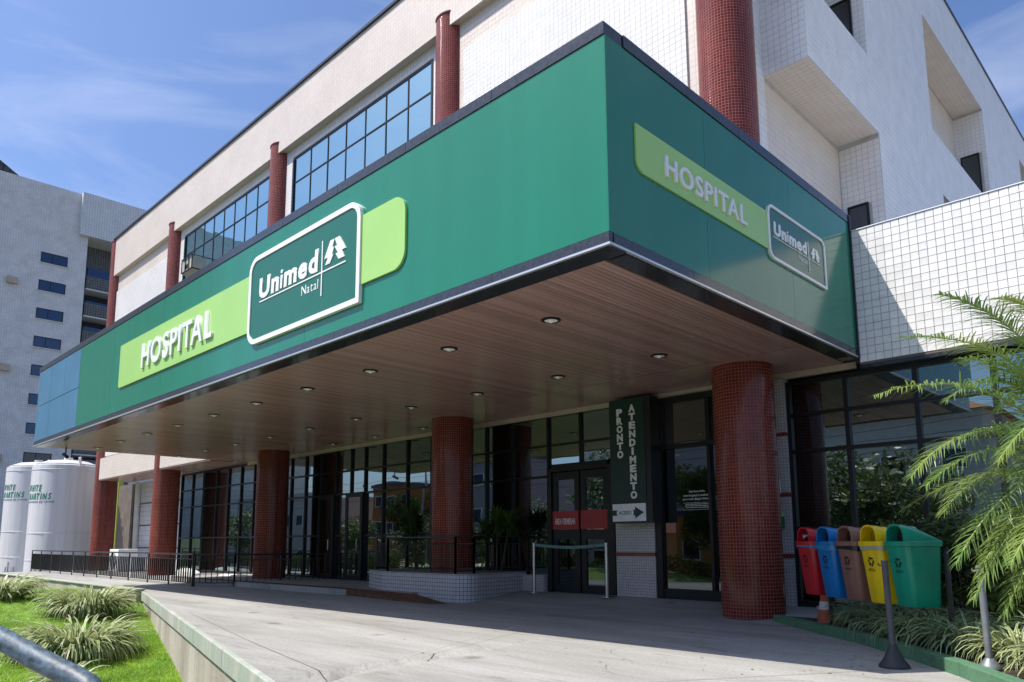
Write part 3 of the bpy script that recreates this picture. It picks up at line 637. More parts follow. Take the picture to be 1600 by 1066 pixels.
tile_me = tm.mesh('wall_tile', M['tile'])
rest = MB(); cnt = 0
for c_i in range(ncol):
    for r_ in range(nrow):
        x = .016+(c_i+.5)*T; z = z00+(r_+.5)*T
        seen = c_i < 20
        if seen and c_i >= 4 and cnt < 288:
            o = link('wall_tile', tile_me, aw, (x, 6.355, z), (random.uniform(-.006, .006), 0, random.uniform(-.006, .006))); cnt += 1
        else:
            dxx = random.uniform(-.003, .003)
            for f in tm.f: rest.poly([(x+tm.v[k][0], 6.355+tm.v[k][1]*(1+dxx*20), z+tm.v[k][2]) for k in f])
o = rest.build('tile_field', M['tile'], aw); o['kind'] = 'stuff'

# ------------------------------------------------------------------ canopy
cn = bpy.data.objects.new('canopy', None); COL.objects.link(cn); cn.parent = H
b = MB(); b.box(-20.80, -.06, .06, 5.36, 4.16, 6.2); b.box(-20.8, -.06, 5.36, 6.6, 4.16, 4.3); b.build('canopy_core', M['black'], cn)
def seams(a, b_, step): 
    n = max(1, round(abs(b_-a)/step)); return [(a+(b_-a)*k/n, a+(b_-a)*(k+1)/n) for k in range(n)]
for a, c in ((-16.85, -11.25), (-11.245, -5.63), (-5.625, -.012)):
    b = MB(); b.box(a, c, 0, .058, 4.15, 6.2); b.build('fascia_panel', M['green'], cn)
for a, c in ((.0, 1.86), (1.865, 4.1), (4.105, 6.33)):
    b = MB(); b.box(-.058, 0, a if a else .0585, c, 4.15, 6.2); b.build('fascia_panel', M['green'], cn)
b = MB(); b.box(-.011, 0, 0, .058, 4.15, 6.2); b.build('corner_trim', M['green'], cn)
for a, c in ((-20.85, -19.52), (-19.51, -18.18), (-18.17, -16.86)):
    for z0, z1 in ((4.15, 5.16), (5.175, 6.2)):
        b = MB(); b.box(a, c, 0, .058, z0, z1); b.build('blue_panel', M['blue_panel'], cn)
b = MB(); b.box(-20.86, -20.80, .059, 6.6, 4.15, 6.2); b.build('end_panel', M['blue_panel'], cn)
for a, c in seams(-20.86, .0, 1.56):
    b = MB(); b.box(a+.003, c-.003, -.005, .058, 4.035, 4.145); b.build('granite_strip', M['granite'], cn)
    b = MB(); b.box(a+.003, c-.003, -.012, .3, 6.205, 6.34); b.build('granite_cap', M['granite'], cn)
    b = MB(); b.box(a+.003, c-.003, .03, .27, 4.0, 4.03); b.build('granite_soffit', M['granite'], cn)
for a, c in seams(.3, 6.33, 1.2):
    b = MB(); b.box(-.058, .005, (a if a > .4 else .062)+.003, c-.003, 4.035, 4.145); b.build('granite_strip', M['granite'], cn)
    b = MB(); b.box(-.3, .012, a+.003, c-.003, 6.205, 6.34); b.build('granite_cap', M['granite'], cn)
    b = MB(); b.box(-.24, -.03, a+.003, c-.003, 4.0, 4.03); b.build('granite_soffit', M['granite'], cn)
b = MB(); b.box(-20.87, .015, -.018, .02, 4.012, 4.034); b.box(-.02, .018, .021, 6.34, 4.012, 4.034); b.build('drip_strip', M['silver'], cn)
b = MB(); b.box(.0, .03, 6.30, 6.345, 4.0, 6.34); b.build('end_trim', M['black'], cn)
b = MB(); b.box(-20.85, -.2, .3, .9, 6.2, 6.22); b.build('roof_sheet', M['black'], cn)
# ceiling slats
x = -20.80; k = 0; wsl = .0705; slat_me = {}
for seg, (y0, y1) in enumerate(((.272, 4.95), (4.965, 6.50))):
    b = MB(); b.poly([(-wsl/2+.005, y0, 4.012), (-wsl/2+.005, y1, 4.012), (-wsl/2+.010, y1, 4.003), (-wsl/2+.010, y0, 4.003)])
    b.poly([(-wsl/2+.010, y0, 4.003), (-wsl/2+.010, y1, 4.003), (wsl/2-.010, y1, 4.003), (wsl/2-.010, y0, 4.003)])
    b.poly([(wsl/2-.010, y0, 4.003), (wsl/2-.010, y1, 4.003), (wsl/2-.004, y1, 4.012), (wsl/2-.004, y0, 4.012)])
    slat_me[seg] = b.mesh('ceiling_slat', M['slat'])
b = MB(); b.box(-20.8, -.24, .27, 6.5, 4.013, 4.03); b.build('slat_backing', mat('slat gap', (.045, .025, .02), .8), cn)
shorts = MB()
while x+wsl < -.242 and k < 300:
    link('ceiling_slat', slat_me[0], cn, (x+wsl/2, 0, random.uniform(-.0012, .0012)))
    for f in slat_me[1].polygons: shorts.poly([slat_me[1].vertices[v_].co+Vector((x+wsl/2, 0, 0)) for v_ in f.vertices])
    x += wsl
o = shorts.build('short_slats', M['slat'], cn); o['kind'] = 'stuff'
b = MB(); b.box(-20.8, -.1, 6.5, 6.58, 3.90, 4.0); b.build('ceiling_trim', M['cream'], cn)

# ------------------------------------------------------------------ curtain wall
cw = bpy.data.objects.new('curtain_wall', None); COL.objects.link(cw); cw.parent = H
YG = 6.6; ZB = .16
mxs_ = [-26.6, -25.5, -24.4, -23.3, -22.3, -21.3, -20.3, -19.4, -18.6, -17.75, -16.85, -15.95, -15.09, -14.3, -13.6, -12.73, -11.66, -10.65, -9.63, -8.61, -7.76, -6.65]
def mullion(x, z0=ZB, z1=3.9, y=YG, wd=.055): b = MB(); b.box(x-wd/2, x+wd/2, y-.09, y, z0, z1); b.build('mullion', M['frame'], cw)
def pane(x0, x1, z0, z1, m_='glass', y=YG):
    b = MB(); hx, hz = (x1-x0)/2-.004, (z1-z0)/2-.004; b.box(-hx, hx, -.006, .006, -hz, hz); o = b.build('pane', M[m_], cw)
    o.location = ((x0+x1)/2, y-.03, (z0+z1)/2); o.rotation_euler = (random.uniform(-.005, .005), 0, random.uniform(-.005, .005))
def transom(x0, x1, z, wd=.05, y=YG): b = MB(); b.box(x0, x1, y-.087, y-.002, z-wd/2, z+wd/2); b.build('transom', M['frame'], cw)
ZT = [ZB, 1.4, 2.6, 3.27, 3.9]
for x in mxs_: mullion(x)
for x0, x1 in zip(mxs_[:-1], mxs_[1:]):
    door = -15.97 < x0 < -14.2
    for z0, z1 in zip(ZT[:-1], ZT[1:]): pane(x0, x1, z0, z1)
for z in ZT[1:-1]: transom(mxs_[0]+.03, mxs_[-1]-.03, z)
transom(mxs_[0], mxs_[-1], 3.93, .08); transom(mxs_[0], mxs_[-1], ZB-.0, .09)
# thick door frames in the lobby glass
for (x0, x1) in ((-15.95, -15.09), (-14.45, -13.6)):
    dr = bpy.data.objects.new('door', None); COL.objects.link(dr); dr.parent = H
    b = MB(); y0, y1 = YG-.15, YG-.092; b.box(x0, x0+.11, y0, y1, ZB, 2.6); b.box(x1-.11, x1, y0, y1, ZB, 2.6); b.box(x0+.11, x1-.11, y0, y1, 2.48, 2.6); b.box(x0+.11, x1-.11, y0, y1, ZB, ZB+.14); b.build('door_frame', M['frame'], dr)
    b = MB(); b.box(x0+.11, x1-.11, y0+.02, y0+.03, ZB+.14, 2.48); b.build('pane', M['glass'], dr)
    b = MB(); b.cyl((x1-.16, y0-.05, 1.0), (x1-.16, y0-.05, 1.3), .015, n=8); b.build('handle', M['steel'], dr)
# emergency doors (left of sign)
dr = bpy.data.objects.new('emergency_door', None); COL.objects.link(dr); dr.parent = H
b = MB(); b.box(-6.62, -6.5, 6.44, 6.6, ZB, 2.75); b.box(-5.0, -4.84, 6.44, 6.6, ZB, 2.75); b.box(-6.5, -5.0, 6.44, 6.6, 2.68, 2.84); b.build('door_frame', M['frame'], dr)
for (x0, x1) in ((-6.49, -5.76), (-5.72, -5.01)):
    lf = MB(); y0, y1 = 6.48, 6.54
    lf.box(x0, x0+.13, y0, y1, ZB+.01, 2.66); lf.box(x1-.13, x1, y0, y1, ZB+.01, 2.66); lf.box(x0+.13, x1-.13, y0, y1, 2.5, 2.66); lf.box(x0+.13, x1-.13, y0, y1, ZB+.01, .32); lf.box(x0+.13, x1-.13, y0, y1, 1.25, 1.45)
    lf.build('door_leaf', M['frame'], dr)
    b = MB(); b.box(x0+.13, x1-.13, 6.505, 6.515, 1.45, 2.5); b.build('upper_pane', M['glass'], dr)
    b = MB(); b.box(x0+.13, x1-.13, 6.505, 6.515, .32, 1.25); b.build('lower_pane', M['door_glass'], dr)
    b = MB(); b.box(x0+.0, x1-.02, 6.468, 6.478, 1.46, 1.84); b.build('red_sticker', M['sticker'], dr)
letters('ÁREA VERMELHA', -6.42, -5.86, 1.56, 1.72, lambda x, z, d: (x, 6.464-d, z), M['sign_white'], dr, depth=.002, offset=.01, whole=True, name='door_lettering')
for x in (-5.72, -4.84): pass
for (x0, x1) in ((-6.62, -5.74), (-5.74, -4.86)):
    pane(x0, x1, 2.85, 3.27); pane(x0, x1, 3.27, 3.9)
mullion(-5.74, 2.85, 3.9); transom(-6.6, -4.86, 3.27); transom(-6.65, -4.84, 3.93, .08); mullion(-4.87, ZB, 3.9)
# tiled piers
for xa, xb, za in ((-4.80, -3.90, .12), (-2.02, -1.27, .05)): pr = MB(); pr.box(xa, xb, 6.42, 6.9, za, 3.9); pr.build('tiled_pier', M['small_white'], H)
for z in (.96, 1.96, 2.96):
    for x0, x1 in ((-4.806, -3.894), (-2.026, -1.264)):
        b = MB(); b.box(x0, x1, 6.412, 6.91, z-.035, z+.035); b.build('red_band', M['red_band'], H)
# dark glazed door bay
dr = bpy.data.objects.new('entrance_door', None); COL.objects.link(dr); dr.parent = H
b = MB(); b.box(-3.89, -3.76, 6.44, 6.6, ZB, 3.9); b.box(-3.76, -2.03, 6.44, 6.6, 3.78, 3.9); b.box(-3.76, -2.03, 6.44, 6.6, 2.92, 3.0); b.box(-2.76, -2.68, 6.44, 6.6, 3.0, 3.78)
b.box(-3.76, -2.03, 6.46, 6.6, ZB-.02, .34); b.box(-2.76, -2.7, 6.45, 6.6, .34, 2.92); b.build('door_frame', M['frame'], dr)
for x0, x1, z0, z1 in ((-3.76, -2.76, 3.0, 3.78), (-2.68, -2.03, 3.0, 3.78)):
    b = MB(); b.box(x0, x1, 6.52, 6.53, z0, z1); b.build('top_light', glassmat('top light glass', (.22, .22, .20), (.05, .05, .048), .5), dr)
for x0, x1 in ((-3.76, -2.76), (-2.70, -2.03)):
    b = MB(); b.box(x0, x1, 6.52, 6.53, .34, 2.92); b.build('pane', M['door_glass'], dr)
pl = lambda x, z, d: (x, 6.516-d, z)
for txt, x0, x1, z0, z1 in (('Seja bem-vindo,', -3.19, -2.86, 2.075, 2.125), ('este hospital é exclusivo', -3.31, -2.75, 2.00, 2.055), ('para você cliente Unimed.', -3.32, -2.74, 1.935, 1.99)):
    letters(txt, x0, x1, z0, z1, pl, M['sign_white'], dr, depth=.002, offset=.012, whole=True, name='door_lettering', descend=False)
b = MB()
for z, n_ in ((1.895, 1), (1.865, 24), (1.835, 26), (1.805, 22), (1.77, 1)):
    x = -3.31
    if n_ == 1: b.box(-3.32, -2.75, 6.512, 6.515, z, z+.005)
    else:
        x = -3.28+.02*(26-n_)/4
        while x < -2.80: 
            w_ = random.uniform(.02, .07); b.box(x, min(x+w_, -2.77), 6.512, 6.515, z, z+.012); x += w_+.012
b.build('small_print', M['sign_white'], dr)
# notices on the right pier
b = MB(); b.box(-1.52, -1.40, 6.398, 6.41, 1.98, 2.2); b.build('paper_notice', M['white'], H)
b = MB(); b.box(-1.50, -1.36, 6.398, 6.41, 1.40, 1.60); b.build('green_notice', mat('notice green', (.01, .16, .08), .5), H)
b = MB(); b.box(-1.50, -1.36, 6.398, 6.41, 1.601, 1.66); b.build('notice_top', M['lime'], H)
# annex glazing
ax = [-1.24, -.30, .72, 1.72, 2.72, 3.72, 4.72]
for x in ax: mullion(x, ZB, z00-.1, wd=.07)
for x0, x1 in zip(ax[:-1], ax[1:]):
    for z0, z1 in ((ZB, 1.4), (1.4, 2.66), (2.66, 3.27), (3.27, z00-.1)): pane(x0, x1, z0, z1)
for z in (1.4, 2.66, 3.27): transom(-1.2, 4.7, z, .06)
transom(-1.27, 4.75, z00-.13, .07); transom(-1.27, 4.75, .2, .10)
b = MB(); b.box(-1.26, 5, 6.52, 6.9, -.1, .15); b.build('tiled_plinth', M['small_white'], H)
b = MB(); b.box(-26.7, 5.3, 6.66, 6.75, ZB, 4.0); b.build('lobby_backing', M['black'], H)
b = MB(); b.box(5.0, 5.3, 6.4, 30, -.1, 6.05); b.box(-32.6, -26.75, 9.5, 9.7, 0, 4.0); b.build('rear_wall', M['plaster'], H)

# ================================================================== SIGNS
def hospital_sign(place, lime, box, hosp, uni, und, vbar, natal, logo_map, dl, dbx, label, rl):
    s = empty('hospital_sign', place(lime[0], lime[2], 0), label, 'sign', 'hospital name signs on the canopy'); inv = Vector(s.location)
    def pl2(x, z, d): return tuple(Vector(place(x, z, d))-inv)
    def slab(out2, d0, d1, name, m_, bw=0):
        n = len(out2); b = MB(); A = [pl2(x, z, d1) for x, z in out2]; B = [pl2(x, z, d0) for x, z in out2]
        b.poly(A); 
        for i in range(n): b.poly([A[i], B[i], B[(i+1) % n], A[(i+1) % n]])
        o = b.build(name, m_, s)
        if bw: bevel(o, bw)
        return o
    a, b_, z0, z1 = lime; k1 = (box[0]+.05)
    seg = [a, a+(k1-a)*.36, a+(k1-a)*.72, k1]
    for i in range(3):
        slab(rbox(seg[i]+(.002 if i else 0), seg[i+1]-.002, z0, z1, rl[0] if i == 0 else 0, 0, 0, rl[1] if i == 0 else 0), .0, dl, 'lime_panel', M['lime'])
    if b_ > box[1]: slab(rbox(box[1]-.05, b_, z0, z1, 0, .24, .24, 0), 0, dl, 'lime_panel', M['lime'])
    # logo box: green face plus raised white rim
    x0, x1, bz0, bz1 = box; r = .26*(bz1-bz0)/1.44; t = .075*(bz1-bz0)/1.44
    slab(rbox(x0, x1, bz0, bz1, r, r, .02, r), 0, dbx-.02, 'logo_box', M['white'])
    slab(rbox(x0+t, x1-t, bz0+t, bz1-t, r-t, r-t, .01, r-t), dbx-.02, dbx-.015, 'logo_face', M['green_dark'])
    O_ = rbox(x0, x1, bz0, bz1, r, r, .02, r); I_ = rbox(x0+t, x1-t, bz0+t, bz1-t, r-t, r-t, .01, r-t); n = len(O_); b = MB()
    for i in range(n):
        j = (i+1) % n; o0, o1 = O_[i], O_[j]; i0, i1 = I_[i], I_[j]
        b.poly([pl2(*i0, dbx), pl2(*o0, dbx), pl2(*o1, dbx), pl2(*i1, dbx)][::-1]); b.poly([pl2(*o0, dbx), pl2(*o0, dbx-.02), pl2(*o1, dbx-.02), pl2(*o1, dbx)]); b.poly([pl2(*i0, dbx), pl2(*i1, dbx), pl2(*i1, dbx-.02), pl2(*i0, dbx-.02)])
    b.build('logo_rim', M['white'], s)
    letters('HOSPITAL', *hosp, lambda x, z, d: pl2(x, z, dl+d), M['white'], s, depth=.032*(z1-z0)/.95+.006, offset=.018, gap=.13)
    dd = dbx-.015
    letters('Unimed', *uni, lambda x, z, d: pl2(x, z, dd+d), M['white'], s, depth=.012, offset=.04, gap=.085, shear=.03)
    letters('Natal', *natal, lambda x, z, d: pl2(x, z, dd+d), M['white'], s, depth=.006, offset=-.004, gap=.13)
    b = MB()
    for (xa, xb, za, zb) in (und, vbar):
        e = .001 if (xa, xb, za, zb) == vbar else 0
        A = [pl2(x, z, dd+.01+e) for x, z in ((xa, za), (xb, za), (xb, zb), (xa, zb))]; B = [pl2(x, z, dd+e) for x, z in ((xa, za), (xb, za), (xb, zb), (xa, zb))]
        b.poly(A); [b.poly([A[i], B[i], B[(i+1) % 4], A[(i+1) % 4]]) for i in range(4)]
    b.build('logo_line', M['white'], s)
    LA = [(-4.65, 5.385), (-4.54, 5.385), (-4.60, 5.27), (-4.545, 5.27), (-4.60, 5.165), (-4.56, 5.165), (-4.65, 5.05), (-4.77, 5.05), (-4.70, 5.15), (-4.80, 5.15)]
    LB = [(-4.53, 5.385), (-4.41, 5.385), (-4.24, 5.165), (-4.34, 5.165), (-4.27, 5.05), (-4.42, 5.05), (-4.50, 5.15), (-4.44, 5.15), (-4.53, 5.265), (-4.465, 5.265)]
    b = MB()
    for Lp in (LA, LB):
        q = [logo_map(x, z) for x, z in Lp]; A = [pl2(x, z, dd+.012) for x, z in q]; B = [pl2(x, z, dd) for x, z in q]; n = len(q)
        b.poly(A); [b.poly([A[i], B[i], B[(i+1) % n], A[(i+1) % n]]) for i in range(n)]
    b.build('tree_emblem', M['white'], s)
    return s
hospital_sign(lambda x, z, d: (x, -d, z), (-13.72, -3.17, 4.66, 5.64), (-7.40, -4.14, 4.41, 5.90), (-12.24, -8.78, 4.88, 5.40), (-7.03, -5.22, 5.15, 5.48),
              (-7.01, -4.49, 5.075, 5.095), (-5.125, -5.10, 4.73, 5.56), (-5.68, -5.21, 4.87, 5.01), lambda x, z: (x-.25, z+.115), .03, .055,
              'wide green and lime hospital sign on the sunlit long front of the canopy', (.02, .10))
def lm(x, z): return (4.69+(x+4.80)/(.56)*.30, 5.17+(z-5.05)/.335*.17)
hospital_sign(lambda x, z, d: (d, x, z), (.46, 3.45, 4.93, 5.44), (3.37, 5.20, 4.82, 5.57), (.97, 2.77, 5.05, 5.285), (3.53, 4.55, 5.18, 5.355),
              (3.51, 4.99, 5.135, 5.145), (4.60, 4.613, 4.95, 5.39), (4.28, 4.55, 5.035, 5.11), lm, .02, .035,
              'smaller green and lime hospital sign on the shaded short side of the canopy', (.005, .14))

# vertical PRONTO ATENDIMENTO sign
s = empty('hanging_sign', (-4.24, 6.1, 1.55), 'tall dark green sign with white stacked letters and arrow plate on the tiled pier', 'sign')
def q(x, y, z): return (x+4.24, y-6.1, z-1.55)
b = MB(); b.box(*[k for k in (q(-4.66, 0, 0)[0], q(-3.72, 0, 0)[0])], 0.012, .30, 0, 2.38); b.build('sign_box', M['black'], s)
b = MB(); b.box(q(-4.64, 0, 0)[0], q(-3.84, 0, 0)[0], 0, .0119, .40, 2.36); b.build('green_face', M['sign_green'], s)
b = MB(); b.box(q(-4.62, 0, 0)[0], q(-3.86, 0, 0)[0], -.003, .0119, .03, .36); b.build('arrow_plate', M['sign_white'], s)
b = MB(); ar = [(-4.62, 1.79), (-4.10, 1.79), (-4.10, 1.85), (-3.90, 1.74), (-4.10, 1.63), (-4.10, 1.69), (-4.62, 1.69)]
b.prism([q(x, 6.097, z) for x, z in ar][::-1], (0, -.003, 0)); b.build('arrow', M['sign_green'], s)
b = MB(); b.prism([q(x, 6.0935, z) for x, z in rbox(-4.52, -4.13, 1.685, 1.795, .05, .05, .05, .05)], (0, -.001, 0)); b.build('arrow_label', M['sign_white'], s)
letters('ACESSO', -4.47, -4.18, 1.705, 1.775, lambda x, z, d: q(x, 6.092-d, z), M['sign_green'], s, depth=.001, offset=.02, whole=True, name='arrow_lettering')
for i, ch in enumerate('PRONTO'):
    zt = 3.745-i*.163; letters(ch, -4.475, -4.335, zt-.135, zt, lambda x, z, d: q(x, 6.099-d, z), M['sign_white'], s, depth=.006, offset=.055)
for i, ch in enumerate('ATENDIMENTO'):
    zt = 3.80-i*.1655; wd = .05 if ch == 'I' else .145
    letters(ch, -4.115-wd/2, -4.115+wd/2, zt-.135, zt, lambda x, z, d: q(x, 6.099-d, z), M['sign_white'], s, depth=.006, offset=.055)

# ================================================================== DOWNLIGHTS
b = MB(); b.lathe([(.085, 0), (.125, 0), (.125, -.012), (.088, -.018), (.085, 0)], n=24); rim_me = b.mesh('rim', M['black'])
b = MB(); b.lathe([(.0, -.004), (.05, -.008), (.094, -.012)], n=20); b.lathe([(0, -.045), (.028, -.035), (.036, -.009)], n=14); bulb_me = b.mesh('reflector', M['bulb'], smooth=True)
ordn = ['first', 'second', 'third', 'fourth', 'fifth', 'sixth', 'seventh', 'eighth', 'ninth', 'tenth']
for row, (y, nm) in enumerate(((1.39, 'front'), (3.93, 'middle'), (5.9, 'rear'))):
    for k in range(10):
        x = -1.98-1.98*k if row == 0 else -2.05-2.03*k if row == 1 else -2.0-2.05*k
        if row == 2 and k in (0, 1, 2, 3, 7): continue
        e = empty('downlight', (x, y, 4.0), 'round recessed ceiling downlight, %s from the right in the %s row under the canopy' % (ordn[k], nm), 'downlight', 'downlights in the canopy ceiling')
        link('rim', rim_me, e); link('reflector', bulb_me, e)

# ================================================================== PLANTER, RAILINGS
pt_ = [(-11.2, 6.5), (-11.15, 5.05), (-10.0, 4.6), (-7.62, 4.6)]+[(-7.62+.4*math.sin(math.radians(a)), 5.0-.4*math.cos(math.radians(a))) for a in (15, 30, 45, 60, 75, 90)]+[(-7.3, 6.5)]
p = empty('planter', (-9, 5.2, 0), 'low white mosaic tiled planter wrapped round the second pillar', 'planter')
b = MB(); n = len(pt_); u = 0
for i in range(n-1):
    (x0, y0), (x1, y1) = pt_[i], pt_[i+1]; l_ = math.hypot(x1-x0, y1-y0)
    b.poly([(x0+9, y0-5.2, -.02), (x1+9, y1-5.2, -.02), (x1+9, y1-5.2, .56), (x0+9, y0-5.2, .56)], [(u, 0), (u+l_, 0), (u+l_, .58), (u, .58)]); u += l_
b.build('tiled_side', tilemat('planter tile', (.50, .49, .50), (.44, .43, .44), (.12, .11, .11), .08, .005, rough=.35, bump=.4), p)
b = MB(); b.poly([(x+9, y-5.2, .56) for x, y in pt_]); b.build('planter_top', M['kerb_conc'], p)
b = MB(); b.box(-7.29, -6.66, 6.35, 6.6, .1, .5); o = b.build('low_tiled_block', M['small_white']); tag(o, 'low tan tiled block between the planter and the red-stickered doors', 'tiled block')

def railing(pts, z0, z1, label, step=.14, group=None, bar=.009, post=.025, midz=None, nbal=True, postevery=1.6):
    o0 = Vector((*pts[0], z0)); r = empty('railing', o0, label, 'railing', group); 
    top = MB(); low = MB()
    for a, b_ in zip(pts[:-1], pts[1:]):
        A = Vector((*a, 0)); B = Vector((*b_, 0)); L_ = (B-A).length; d = (B-A)/L_
        top.cyl(A+Vector((0, 0, z1))-o0, B+Vector((0, 0, z1))-o0, .024, n=10)
        low.cyl(A+Vector((0, 0, z0+.10))-o0, B+Vector((0, 0, z0+.10))-o0, .012, n=6); low.cyl(A+Vector((0, 0, z1-.14))-o0, B+Vector((0, 0, z1-.14))-o0, .012, n=6)
        npst = max(1, round(L_/postevery))
        for k in range(npst+1):
            c_ = A+d*L_*k/npst-o0; m_ = MB(); m_.box(c_.x-post, c_.x+post, c_.y-.015, c_.y+.015, 0, z1-z0-.02); m_.build('post', M['black'], r)
        nb = int(L_/step)
        if nbal:
            for k in range(1, nb):
                if abs((k*step/(L_/npst)) % 1) < .05: continue
                c_ = A+d*L_*k/nb-o0; m_ = MB(); m_.box(c_.x-bar, c_.x+bar, c_.y-bar, c_.y+bar, .10, z1-z0-.14); m_.build('baluster', M['black'], r)
    top.build('handrail', M['black'], r, smooth=True); low.build('bottom_rail', M['black'], r)
    return r
railing([(-11.0, 5.15), (-9.95, 4.72), (-7.62, 4.72), (-7.36, 5.0), (-7.42, 6.4)], .56, 1.31, 'black metal railing with thin bars on top of the tiled planter round the second pillar', step=.11, bar=.006, post=.02)
railing([(-34.6, 3.3), (-24, 3.3), (-17.2, 3.3)], .0, .90, 'long black balustrade in the sun in front of the two leftmost pillars', step=.16, bar=.016)
railing([(-17.2, 3.35), (-16.3, 4.1), (-15.2, 6.3)], .0, .88, 'short black balustrade in the shade beside the third pillar', step=.16)

# dracaenas in the planter, behind the railing
def spiky(name, loc, label, n, ln, h, m_, cat='plant', grp=None):
    e = empty(name, loc, label, cat, grp); b = MB()
    for st_ in range(3):
        dx, dy = random.uniform(-.4, .4), random.uniform(-.12, .12); hh = h*random.uniform(.7, 1.1)
        tr = MB(); tr.cyl((dx*.4, dy*.4, 0), (dx, dy, hh), .025, .018, n=6); tr.build('stem', M['bark'], e)
        for k in range(n):
            a = random.uniform(0, 6.283); up = random.uniform(-.5, 1.3); l_ = ln*random.uniform(.6, 1.1)
            d = Vector((math.cos(a), math.sin(a)*.6, up)).normalized(); s_ = d.cross(Vector((0, 0, 1))).normalized()*.014
            p0 = Vector((dx, dy, hh+random.uniform(-.15, .05))); p1 = p0+d*l_*.55; p2 = p0+d*l_+Vector((0, 0, -.12*l_))
            b.poly([p0-s_*.5, p0+s_*.5, p1+s_, p1-s_]); b.poly([p1-s_, p1+s_, p2])
    b.build('foliage', m_, e, merge=False); return e
spiky('dracaena', (-10.1, 5.75, .56), 'dark spiky dracaena in the tiled planter left of the second pillar', 260, .62, 1.15, M['dracaena'])
spiky('dracaena', (-7.75, 6.0, .56), 'dark spiky dracaena in the tiled planter right of the second pillar', 230, .55, 1.0, M['dracaena'])

# stanchions and belt
def stanchion(loc, label):
    e = empty('stanchion', loc, label, 'stanchion', 'belt barrier posts'); b = MB(); b.lathe([(0, 0), (.16, 0), (.16, .012), (.05, .03), (.035, .035)], n=24); b.build('base', M['steel'], e, smooth=True)
    b = MB(); b.cyl((0, 0, .03), (0, 0, 1.0), .032, n=18); b.build('pole', M['steel'], e, smooth=True)
    b = MB(); b.lathe([(.034, .99), (.036, 1.0), (.036, 1.03), (0, 1.035)], n=18); b.build('cap', M['steel'], e, smooth=True)
stanchion((-6.72, 6.12, .15), 'steel barrier post left of the double doors, nearer the planter'); stanchion((-4.80, 6.10, .15), 'steel barrier post standing in front of the tiled pier below the emergency sign')
b = MB(); npt = 12
for k in range(npt):
    x0 = -6.68+1.84*k/npt; x1 = -6.68+1.84*(k+1)/npt; z0 = 1.14-.05*math.sin(math.pi*k/npt); z1 = 1.14-.05*math.sin(math.pi*(k+1)/npt)
    b.poly([(x0, 6.12, z0-.03), (x1, 6.12, z1-.03), (x1, 6.12, z1+.03), (x0, 6.12, z0+.03)])
o = b.build('barrier_belt', M['belt']); tag(o, 'teal retractable belt stretched between the two steel posts', 'barrier belt')
md = o.modifiers.new('thick', 'SOLIDIFY'); md.thickness = .003

